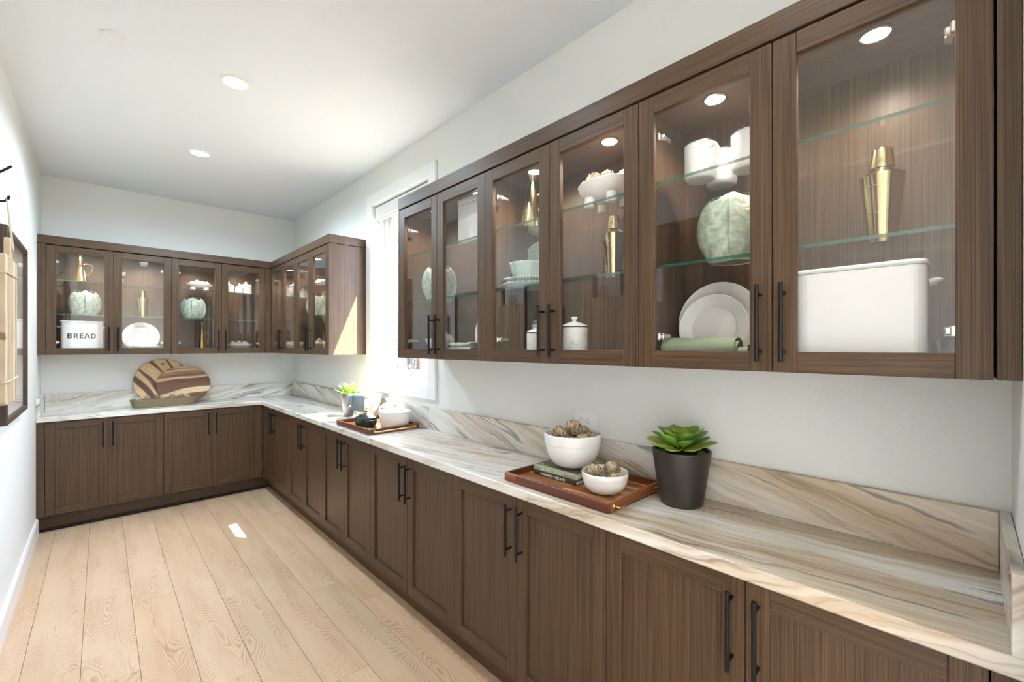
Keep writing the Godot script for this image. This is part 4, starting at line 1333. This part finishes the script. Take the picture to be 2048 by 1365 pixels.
# ---------------------------------------------------------------- what stands in the cabinets
func build_cabinet_contents() -> void:
	var e := 0.0006
	var f0 := SHB + e; var f1 := SH0 + e; var f2 := SH1 + e
	var gb := "pale dried artichokes in the footed bowls"
	var pa: Material = M["pale artichoke"]
	var vg := "ribbed green vases"
	var sg := "brass cocktail shakers"
	var cg := "white lidded canisters"
	var bg := "white footed bowls"
	var og := "brass oil cruets"
	# far wall, left to right
	cruet("wide brass oil cruet on the top shelf above the white bread bin", W(-0.128, f2, 5.20), 0.054, 0.25, 0, "brass", og)
	vase("ribbed green vase directly above the lettered bread bin", W(-0.100, f1, 5.20), 200, vg)
	bread_bin("white enamel bread bin with dark letters spelling BREAD", W(-0.114, f0, 5.215), 0, 0.258, 0.262, true)
	shaker("brass cocktail shaker alone on the middle shelf of the far wall", W(0.277, f1, 5.20), 1.0, sg)
	plate("large white plate standing on edge in the far wall cabinet above the sage cloth", W(0.272, f0 + 0.137, 5.275), 0.135, 0, -10, "porcelain", false, "white plates")
	plate("smaller white plate leaning in front in the far wall cabinet", W(0.275, f0 + 0.112, 5.222), 0.110, 0, -12, "porcelain", false, "white plates")
	folded_cloth("folded sage green cloth in front of the plates on the far wall", W(0.285, f0, 5.15), Vector3(0.24, 0.055, 0.075), 0, "sage cloth")
	footed_bowl("white footed bowl of dried artichokes on the top shelf of the far wall", W(0.70, f2, 5.20), 0, Vector2(0.110, 0.08), 0.036, "stoneware", bg)
	heap("pale artichoke in the far wall top shelf bowl", gb, W(0.70, f2 + 0.052, 5.20), Vector2(0.0657, 0.0371), 8, 0.0200, pa)
	vase("ribbed green vase in the far wall cabinet beside the corner one", W(0.654, f1, 5.20), 40, vg)
	cruet("slender brass oil cruet standing on the floor of the far wall cabinet", W(0.724, f0, 5.19), 0.036, 0.285, 0, "brass", og)
	canister("white lidded canister at the left on the far top shelf, cut by the door stile", W(0.945, f2, 5.20), 0.047, 0.070, "enamel", cg)
	canister("smallest white lidded canister in the middle of the far top shelf", W(1.032, f2, 5.155), 0.037, 0.055, "enamel", cg)
	canister("tallest white lidded canister at the right on the far top shelf", W(1.104, f2, 5.22), 0.055, 0.085, "enamel", cg)
	footed_bowl("white footed bowl of dried artichokes on the cabinet floor by the far corner", W(1.045, f0, 5.19), 0, Vector2(0.112, 0.08), 0.042, "stoneware", bg)
	heap("artichoke in the cabinet floor bowl by the far corner", gb, W(1.045, f0 + 0.058, 5.19), Vector2(0.0721, 0.0371), 7, 0.0200, M["artichoke 0"])
	# short run left of the window
	canister("white lidded canister on the top shelf of the cabinet in the corner", W(1.45, f2, 4.80), 0.045, 0.075, "enamel", cg)
	footed_bowl("white footed bowl on the floor of the cabinet in the corner", W(1.45, f0, 4.88), 0, Vector2(0.075, 0.10), 0.045, "stoneware", bg)
	heap("pale artichoke in the corner cabinet bowl", gb, W(1.45, f0 + 0.060, 4.88), Vector2(0.0318, 0.0583), 5, 0.0200, pa)
	canister("white lidded canister on the middle shelf of the cabinet in the corner", W(1.45, f1, 4.62), 0.050, 0.085, "enamel", cg)
	vase("whitish lit ribbed vase in the cabinet just left of the window", W(1.45, f1, 4.105), 70, vg)
	footed_bowl("white footed bowl on the floor of the cabinet just left of the window", W(1.42, f0, 4.00), 0, Vector2(0.075, 0.095), 0.045, "stoneware", bg)
	heap("pale artichoke in the bowl left of the window", gb, W(1.42, f0 + 0.062, 4.00), Vector2(0.0318, 0.0583), 6, 0.0200, pa)
	bowl_stack()
	# long run, from the window towards the camera
	vase("pale ribbed green vase behind the first pair of door handles right of the window", W(1.46, f1, 2.16), 15, vg)
	var wb := thing("storage_box", "plain tall white box on the top shelf nearest the window", "box", W(1.465, f2, 1.745))
	var g := Geo.new()
	g.box(Vector3(-0.082, 0, -0.13), Vector3(0.082, 0.205, 0.13), 0.004)
	put("body", g, M["enamel"], wb)
	g = Geo.new()
	g.box(Vector3(-0.084, 0.2055, -0.132), Vector3(0.084, 0.236, 0.132), 0.004)
	put("lid", g, M["enamel"], wb)
	footed_bowl("small white footed bowl on the cabinet floor nearest the window", W(1.455, f0, 2.15), 0, Vector2(0.085, 0.095), 0.062, "stoneware", bg)
	heap("pale artichoke in the small bowl right of the window", gb, W(1.455, f0 + 0.078, 2.13), Vector2(0.0318, 0.0477), 4, 0.0230, pa)
	folded_cloth("pale sage folded cloth on the cabinet floor beside a standing white plate", W(1.40, f0, 1.815), Vector3(0.20, 0.070, 0.13), 90, "pale sage cloth")
	plate("white plate half hidden by the door stile beside the pale sage cloth", W(1.525, f0 + 0.134, 1.765), 0.132, -90, -8, "porcelain", false, "white plates")
	shaker("brass cocktail shaker almost hidden behind the stile above the pale sage cloth", W(1.47, f1, 1.755), 1.0, sg)
	cruet("tall brass oil cruet right under the puck light near the middle of the long run", W(1.45, f2, 1.388), 0.056, 0.25, -60, "pale brass", og)
	plate("pale celadon plate with beaded rim standing behind the bowls", W(1.555, f1 + 0.127, 1.445), 0.125, -90, -8, "celadon", true, "celadon beaded plates")
	flat_plates(W(1.435, f1, 1.405))
	footed_bowl("large white footed bowl seen from below on the top shelf above the shaker", W(1.44, f2, 0.972), 0, Vector2(0.095, 0.125), 0.060, "stoneware", bg)
	heap("pale artichoke in the large bowl above the shaker", gb, W(1.43, f2 + 0.078, 0.975), Vector2(0.0477, 0.0795), 7, 0.0252, pa)
	shaker("brass cocktail shaker on the middle shelf under the large footed bowl", W(1.455, f1, 0.952), 1.0, sg)
	canister("small marbled white canister behind the left handle of the middle cabinet", W(1.385, f0, 1.292), 0.050, 0.105, "marbled enamel", "marbled white canisters")
	canister("taller marbled white canister standing behind the small one", W(1.505, f0, 1.365), 0.055, 0.155, "marbled enamel", "marbled white canisters")
	canister("marbled white canister standing alone right of the handles", W(1.40, f0, 1.103), 0.054, 0.125, "marbled enamel", "marbled white canisters")
	mug("white enamel mug in front at the left on the top shelf", W(1.426, f2, 0.602), -120)
	mug("white enamel mug at the back on the top shelf between two others", W(1.530, f2, 0.575), 60)
	mug("white enamel mug at the right on the top shelf, partly behind the door stile", W(1.450, f2, 0.464), 10)
	vase("large ribbed green vase above the two white plates", W(1.45, f1, 0.510), 120, vg)
	plate("large white plate standing behind a smaller one near the camera", W(1.54, f0 + 0.137, 0.592), 0.136, -90, -9, "porcelain", false, "white plates")
	plate("smaller white plate leaning on the large one behind the rolled green cloth", W(1.497, f0 + 0.114, 0.592), 0.114, -90, -10, "porcelain", false, "white plates")
	rolled_cloth("rolled sage green cloth lying in front of the white plates", W(1.395, f0, 0.590), 0.235, 0.041, -90, "sage cloth")
	shaker("large brass cocktail shaker on the shelf above the plain bread bin, nearest the camera", W(1.46, f1, 0.150), 1.0, sg)
	bread_bin("plain white enamel bread bin without lettering, nearest the camera", W(1.435, f0, 0.193), -90, 0.262, 0.252, false)
	var bt := thing("black_cylinder", "small glossy black lidded cylinder in the bottom right cabinet corner", "tin", W(1.352, f0, 0.020))  # small black cylinder set at a dark spot of unknown nature
	g = Geo.new()
	g.lathe([Vector2(0.0001, 0), Vector2(0.023, 0), Vector2(0.025, 0.003), Vector2(0.025, 0.050)], 28)
	put("body", g, M["smoke black"], bt)
	g = Geo.new()
	g.lathe([Vector2(0.0255, 0.050), Vector2(0.0255, 0.062), Vector2(0.022, 0.066), Vector2(0.0001, 0.067)], 28)
	put("lid", g, M["smoke black"], bt)

func bowl_stack() -> void:
	var g := Geo.new()
	var o := thing("celadon_bowl", "pale green bowl upside down on the top shelf just left of the window", "bowl", W(1.45, SH1 + 0.001, 4.03))
	g.lathe([Vector2(0.0001, 0.062), Vector2(0.038, 0.062), Vector2(0.040, 0.054), Vector2(0.066, 0.036), Vector2(0.078, 0.002), Vector2(0.076, 0.0), Vector2(0.062, 0.034), Vector2(0.0001, 0.05)], 44)
	put("body", g, M["celadon"], o)

func flat_plates(at: Vector3) -> void:
	for k in 2:
		var o := thing("celadon_plate", ["lower flat celadon plate of the stack under the beaded bowl", "upper flat celadon plate with white beaded edge under the bowl"][k], "plate", at + Vector3(0, 0.020 * k, 0), 0, "flat celadon plates")
		var g := Geo.new()
		var r := 0.112
		g.lathe([Vector2(0.0001, 0.0), Vector2(r * 0.6, 0.0), Vector2(r * 0.64, 0.003), Vector2(r * 0.97, 0.018), Vector2(r, 0.0215), Vector2(r * 0.97, 0.0215), Vector2(r * 0.64, 0.0075), Vector2(0.0001, 0.0055)], 56)
		put("dish", g, M["celadon"], o)
		g = Geo.new()
		bead_ring(g, r * 0.985, 0.003, 52, Vector3(0, 0.0215, 0), false)
		put("beaded_rim", g, M["porcelain"], o)
	var b := thing("celadon_bowl", "celadon bowl with white beaded rim stacked on flat plates", "bowl", at + Vector3(0, 0.027, 0))
	var q := Geo.new()
	q.lathe([Vector2(0.0001, 0.0), Vector2(0.038, 0.0), Vector2(0.041, 0.004), Vector2(0.066, 0.028), Vector2(0.080, 0.062), Vector2(0.083, 0.088), Vector2(0.080, 0.088), Vector2(0.074, 0.060), Vector2(0.05, 0.022), Vector2(0.0001, 0.010)], 52)
	put("body", q, M["celadon"], b)
	q = Geo.new()
	bead_ring(q, 0.0825, 0.003, 44, Vector3(0, 0.088, 0), false)
	put("beaded_rim", q, M["porcelain"], b)

# ---------------------------------------------------------------- what stands on the worktop
func build_worktop_things() -> void:
	var y := CT + 0.0006
	tray("warm wooden tray with brass handles carrying the two books and two white bowls", W(1.382, y, 1.062), 0.350, 0.506)
	var ty := y + 0.0112
	book("charcoal book with DYNAMITE CHICKEN on its spine, lower of two stacked books", W(1.336, ty, 1.155), -90, Vector3(0.230, 0.0185, 0.185), "charcoal cover", "", "DYNAMITE CHICKEN", "white print")
	book("sage green book with MIGHTY SALADS on its spine, on top of the stack", W(1.334, ty + 0.0192, 1.155), -90, Vector3(0.222, 0.0225, 0.182), "sage cover", "blossom cover", "MIGHTY SALADS", "pale green print")
	bowl("large white stoneware bowl of dried artichokes standing on the two books", W(1.432, ty + 0.0192 + 0.0238, 1.138), 0.119, 0.138, 0.050, "white stoneware bowls on the tray")
	bowl("smaller white stoneware bowl of dried artichokes on the tray", W(1.362, ty, 0.930), 0.086, 0.078, 0.042, "white stoneware bowls on the tray")
	var big := Vector3(1.432, ty + 0.0192 + 0.0238 + 0.094, -1.138)
	var ag := "dried artichokes in the large white bowl"
	# offsets: toward the camera's right, toward the camera, up
	var rt := Vector3(0.725, 0, 0.689); var fw := Vector3(-0.689, 0, 0.725)
	var heads := [
		[-0.048, -0.006, 0.004, 0.031, "dried artichoke at the left in the large bowl, tipped outwards", Vector3(0.15, 0, 0.35)],
		[0.004, -0.022, 0.018, 0.032, "tallest dried artichoke standing in the middle of the large bowl", Vector3(0.05, 0.4, -0.1)],
		[0.056, -0.026, 0.002, 0.029, "dark dried artichoke at the right in the large bowl", Vector3(-0.1, 1.0, -0.3)],
		[-0.028, 0.046, -0.002, 0.024, "small dried artichoke low at the front left in the large bowl", Vector3(0.9, 0.2, 0.4)],
		[0.016, 0.048, 0.000, 0.025, "dried artichoke low at the front middle in the large bowl", Vector3(0.9, 0.9, -0.3)],
		[0.056, 0.030, -0.002, 0.024, "small dried artichoke at the front right in the large bowl", Vector3(0.4, 0.5, -0.8)],
	]
	for h in heads:
		artichoke(h[4], big + rt * h[0] + fw * h[1] + Vector3(0, h[2], 0), h[3], h[5], ag)
	var small := Vector3(1.362, ty + 0.040, -0.930)
	ag = "dried artichokes in the small white bowl"
	heads = [
		[-0.036, 0.000, 0.004, 0.027, "dried artichoke at the left in the small bowl, tip up", Vector3(-0.1, 0.3, 0.2)],
		[0.032, -0.018, 0.006, 0.027, "tallest dried artichoke at the back right of the small bowl", Vector3(0.0, 1.2, -0.12)],
		[0.008, 0.034, -0.002, 0.022, "dried artichoke lying at the front of the small bowl", Vector3(0.8, 0.3, -0.3)],
		[-0.030, 0.044, 0.000, 0.014, "smallest dried artichoke bud low at the front of the small bowl", Vector3(1.0, 0.2, 0.4)],
		[0.048, 0.026, 0.002, 0.016, "small dried artichoke at the right edge of the small bowl", Vector3(0.5, 0.9, -0.5)],
	]
	for h in heads:
		artichoke(h[4], small + rt * h[0] + fw * h[1] + Vector3(0, h[2], 0), h[3], h[5], ag)
	# rings: count, elevation, radius, scale, curl, phase, tone, lift
	succulent("dark brown pot with a bright green rosette succulent beside the book tray", W(1.486, y, 0.695), 0.100, 0.072, 0.190, "pot brown", [
		[8, 0.14, 0.018, 1.08, 0.30, 0.2, 0, 0.006], [7, 0.38, 0.014, 1.0, 0.25, 0.9, 1, 0.016], [6, 0.62, 0.012, 0.90, 0.20, 0.3, 1, 0.026], [5, 0.92, 0.010, 0.68, -0.35, 0.7, 1, 0.030], [4, 1.15, 0.006, 0.52, -0.5, 0.1, 0, 0.036], [3, 1.35, 0.003, 0.36, -0.6, 0.5, 0, 0.040]], 0.52, 0.100)
	outlet("white double power outlet above the splashback behind the large bowl", W(XW - 0.0005, 1.128, 1.203), 0.122, 0.080, "white power outlets")
	outlet("white power outlet on the window wall left of the sunlit plant", W(XW - 0.0005, 1.136, 4.045), 0.122, 0.080, "white power outlets")
	# by the window
	tray("reddish wooden tray with brass handles carrying the lidded pots by the window", W(1.382, y, 2.806), 0.356, 0.512)
	cooking_pot("cocotte", "small dark green lidded cocotte on the tray by the window", W(1.300, ty, 2.800), 0.074, 0.056, "forest enamel", "steel", 0.015, "along")
	cooking_pot("dutch_oven", "large white lidded casserole with a gold knob on the tray", W(1.445, ty, 2.672), 0.104, 0.098, "porcelain", "pale brass", 0.016, "")
	cooking_pot("lidded_pot", "white lidded pot half hidden behind the large white casserole", W(1.488, ty, 2.858), 0.054, 0.105, "porcelain", "porcelain", 0.020, "along")
	succulent("grey tapered pot with a sunlit green succulent left of the window", W(1.425, y, 3.375), 0.067, 0.036, 0.176, "pot grey", [
		[5, 0.18, 0.012, 1.15, 0.4, 0.5, 1, 0.004], [4, 0.60, 0.010, 1.05, 0.25, 1.1, 1, 0.012], [4, 1.05, 0.006, 0.95, -0.2, 0.3, 0, 0.018]], 0.55, 0.092)
	colander(W(1.470, y, 3.155))
	# far wall
	var db := thing("dough_bowl", "long olive glazed trough bowl of dried artichokes in front of the round boards", "bowl", W(0.432, y, 5.135))
	var g := Geo.new()
	var trough := func(u: float, k: float, s: float) -> Vector3:
		var a := u * TAU
		var c := cos(a); var q := sin(a)
		return Vector3(signf(c) * pow(absf(c), 0.35) * 0.248 * s, k, -signf(q) * pow(absf(q), 0.55) * 0.068 * s)
	var prof := [[0.0, 0.5], [0.0, 0.88], [0.006, 0.92], [0.052, 0.97], [0.062, 1.0], [0.070, 1.0], [0.073, 0.98], [0.070, 0.955], [0.03, 0.86], [0.016, 0.8], [0.014, 0.3], [0.014, 0.001]]
	g.grid(64, prof.size() - 1, func(u: float, w: float):
		var q: Array = prof[roundi(w * (prof.size() - 1))]
		return trough.call(u, q[0], q[1]), true)
	put("body", g, M["olive glaze"], db)
	for k in 7:
		small_artichoke(ordinal(k, 7) + " dried artichoke in the row in the olive trough bowl", W(0.25 + 0.060 * k, y + 0.052 + rnd(-0.004, 0.006), 5.135 + rnd(-0.012, 0.012)), rnd(0.021, 0.026), M["artichoke %d" % (k % 3)], "dried artichokes in the olive trough")
	round_board("round striped acacia board with a hanging hole, leaning behind", W(0.430, y + 0.215, 5.292), Vector2(0.215, 0.216), deg_to_rad(-32), "acacia", true, -9.0)
	round_board("oval pale striped acacia board leaning in front of the other", W(0.588, y + 0.180, 5.262), Vector2(0.214, 0.181), deg_to_rad(82), "acacia pale", false, -7.5)

func round_board(label: String, at: Vector3, r: Vector2, grain: float, m: String, hole: bool, lean: float) -> void:
	var o := thing("round_board", label, "wooden board", at, 0, "round acacia boards on the far worktop")
	o.rotation_degrees.x = lean
	var g := Geo.new()
	var th := 0.016
	var hc := Vector2(0.0, r.y * 0.78)
	var hr := 0.015
	# rim and both faces as rings; with a hole the faces are stretched round it
	var n := 72
	var outline := PackedVector2Array()
	for k in n:
		outline.append(Vector2(cos(k * TAU / n) * r.x, sin(k * TAU / n) * r.y))
	var c := hc if hole else Vector2.ZERO
	var inner := hr if hole else 0.0002
	for s in [-1.0, 1.0]:
		for k in n:
			var a := outline[k]; var b := outline[(k + 1) % n]
			var ai := c + (a - c).normalized() * inner; var bi := c + (b - c).normalized() * inner
			var aa := a.lerp(c, 0.004 / (a - c).length()); var bb := b.lerp(c, 0.004 / (b - c).length())
			var z: float = s * th / 2
			var u := func(p: Vector2) -> Vector2: return (p.rotated(grain)) * 2.2 + Vector2(0.5, 0.5)
			g.quad(Vector3(aa.x, aa.y, z), Vector3(bb.x, bb.y, z), Vector3(bi.x, bi.y, z), Vector3(ai.x, ai.y, z), Vector3(0, 0, s), u.call(aa), u.call(bb), u.call(bi), u.call(ai))
			var nn := Vector3(a.x / r.x, a.y / r.y, 0).normalized()
			g.quad(Vector3(a.x, a.y, z * 0.4), Vector3(b.x, b.y, z * 0.4), Vector3(bb.x, bb.y, z), Vector3(aa.x, aa.y, z), (nn + Vector3(0, 0, s)).normalized(), u.call(a), u.call(b), u.call(bb), u.call(aa))
			if s > 0:
				g.quad(Vector3(a.x, a.y, z * 0.4), Vector3(b.x, b.y, z * 0.4), Vector3(b.x, b.y, -z * 0.4), Vector3(a.x, a.y, -z * 0.4), nn, u.call(a), u.call(b), u.call(b), u.call(a))
				if hole: g.quad(Vector3(ai.x, ai.y, z), Vector3(bi.x, bi.y, z), Vector3(bi.x, bi.y, -z), Vector3(ai.x, ai.y, -z), -Vector3(ai.x - c.x, ai.y - c.y, 0).normalized(), u.call(ai), u.call(bi), u.call(bi), u.call(ai))
	put("board", g, M[m], o)

func colander(at: Vector3) -> void:
	var o := thing("colander", "white enamel colander behind the wooden tray with a blue cloth over its rim", "colander", at)
	var r := 0.112; var h := 0.186
	var g := Geo.new()
	var p := [Vector2(0.050, 0.0), Vector2(0.052, 0.002), Vector2(0.046, 0.028), Vector2(0.046, 0.034)]
	for k in 10:
		var a := (k + 1) / 10.0
		p.append(Vector2(lerpf(0.046, r * 0.97, sin(a * PI / 2)), lerpf(0.034, h - 0.030, 1.0 - cos(a * PI / 2))))
	p.append_array([Vector2(r * 0.98, h - 0.028), Vector2(r * 0.985, h - 0.008), Vector2(r * 1.05, h - 0.004), Vector2(r * 1.05, h), Vector2(r * 0.96, h)])
	for k in 9:
		var a := 1.0 - (k + 1) / 9.0
		p.append(Vector2(lerpf(0.0001, r * 0.94, sin(a * PI / 2)), lerpf(0.038, h - 0.028, 1.0 - cos(a * PI / 2))))
	g.lathe(p, 64)
	put("body", g, M["porcelain"], o)
	g = Geo.new()
	for row in 6:
		var a := 0.42 + row * 0.075
		var rr := lerpf(0.046, r * 0.97, sin(a * PI / 2)) + 0.0006
		var yy := lerpf(0.034, h - 0.030, 1.0 - cos(a * PI / 2))
		for k in 30:
			var az := TAU * (k + 0.5 * (row % 2)) / 30
			var m := Vector3(cos(az) * 0.8, -0.6 + row * 0.08, sin(az) * 0.8).normalized()
			var c := Vector3(cos(az) * rr, yy, sin(az) * rr)
			var s := m.cross(Vector3.UP).normalized(); var t := s.cross(m)
			for q in 8:
				g.tri(c, c + (s * cos(q * TAU / 8) + t * sin(q * TAU / 8)) * 0.0036, c + (s * cos((q + 1) * TAU / 8) + t * sin((q + 1) * TAU / 8)) * 0.0036, m, m, m)
	put("perforations", g, M["slot"], o)
	for s in [-1.0, 1.0]:
		g = Geo.new()
		var path := []
		for k in 9:
			var a := PI * k / 8.0
			path.append(Vector3(cos(a) * 0.042, h - 0.012, s * (r * 1.0 + 0.032 * sin(a))))
		g.tube(path, 0.006, 8)
		put("side_handle", g, M["porcelain"], o)
	# the cloth hangs over the rim on the side that faces the room
	var cl := thing("draped_cloth", "faded blue grey cloth draped over the white colander rim", "cloth", at, 0)
	for k in 2:
		g = Geo.new()
		var a0: float = [deg_to_rad(212), deg_to_rad(176)][k]
		var wide: float = [0.95, 0.85][k]
		var drop: float = [0.110, 0.075][k]
		for side in 2:
			g.grid(20, 30, func(u: float, w: float):
				var az := a0 + (u - 0.5) * wide * (1.0 - 0.15 * w)
				var lift := 0.004 + 0.005 * k + (0.0012 if side == 0 else 0.0)
				var q: Vector2
				if w < 0.28: q = Vector2(r * 1.06 - (0.28 - w) / 0.28 * 0.055, h + lift + 0.006 * sin(w / 0.28 * PI) - (0.28 - w) * 0.05)
				else:
					var d := (w - 0.28) / 0.72
					q = Vector2(r * 1.06 + lift + 0.010 * sin(d * 2.0) + 0.007 * sin(u * 11.0 + k * 2.0) * d, h + 0.003 - d * drop - 0.018 * d * (u - 0.5) * (1.0 if k == 0 else -2.0))
				return Vector3(cos(az) * q.x, q.y, -sin(az) * q.x), false, side == 1)
		put("fold", g, M["blue cloth"], cl)

# ---------------------------------------------------------------- scene
const DOWN := 1.0

func _ready() -> void:
	rng.seed = 20240
	# camera: level, lens shifted a little upwards
	var cam := Camera3D.new()
	cam.name = "camera"
	add_child(cam)
	cam.position = Vector3(0, 1.467, 0)
	cam.rotation_degrees.y = -43.5606
	var near := 0.05
	cam.projection = Camera3D.PROJECTION_FRUSTUM
	cam.near = near
	cam.far = 120.0
	cam.size = 2.0 * near * 682.5 / 864.7487
	cam.frustum_offset = Vector2(0, near * 10.6847 / 864.7487)
	cam.current = true
	# sky and exposure
	var env := Environment.new()
	var sky := Sky.new()
	var sm := ProceduralSkyMaterial.new()
	sm.sky_top_color = Color(0.66, 0.74, 0.86)
	sm.sky_horizon_color = Color(0.90, 0.92, 0.94)
	sm.ground_bottom_color = Color(0.42, 0.40, 0.36)
	sm.ground_horizon_color = Color(0.80, 0.80, 0.78)
	sm.sky_energy_multiplier = 4.0
	sm.ground_energy_multiplier = 2.0
	sky.sky_material = sm
	env.background_mode = Environment.BG_SKY
	env.sky = sky
	env.tonemap_mode = Environment.TONE_MAPPER_LINEAR
	env.tonemap_exposure = 1.26
	env.sdfgi_enabled = true
	env.ssao_enabled = true
	env.ssil_enabled = true
	var we := WorldEnvironment.new()
	we.name = "environment"
	we.environment = env
	add_child(we)
	# sun, high beyond the window
	var sun := DirectionalLight3D.new()
	sun.name = "sun"
	add_child(sun)
	sun.look_at_from_position(Vector3(8, 20, 8), Vector3(8, 20, 8) + Vector3(-1.0, -2.50, -1.28), Vector3.UP)
	sun.light_energy = 42.0
	sun.light_color = Color(1.0, 0.965, 0.91)
	sun.light_angular_distance = 0.5
	sun.sky_mode = DirectionalLight3D.SKY_MODE_LIGHT_ONLY
	sun.shadow_enabled = true
	# added fill light at the invented side opening of the unseen room
	fill_area("side_opening_fill", W(RX - 0.02, 1.4, -1.6), -90, Vector2(2.0, 2.2), 3.0)
	make_materials()
	build_room()
	build_window()
	build_outside()
	build_lamps()
	build_cabinets()
	build_worktop()
	build_left_wall()
	build_worktop_things()
	build_cabinet_contents()

func fill_area(called: String, at: Vector3, turn: float, size: Vector2, e: float) -> void:
	var a := AreaLight3D.new()
	a.name = called
	add_child(a)
	a.position = at
	a.rotation_degrees.y = turn + 180.0
	a.area_size = size
	a.area_normalize_energy = true
	a.light_energy = e
	a.light_color = Color(0.98, 1.0, 0.99)
	a.shadow_enabled = true
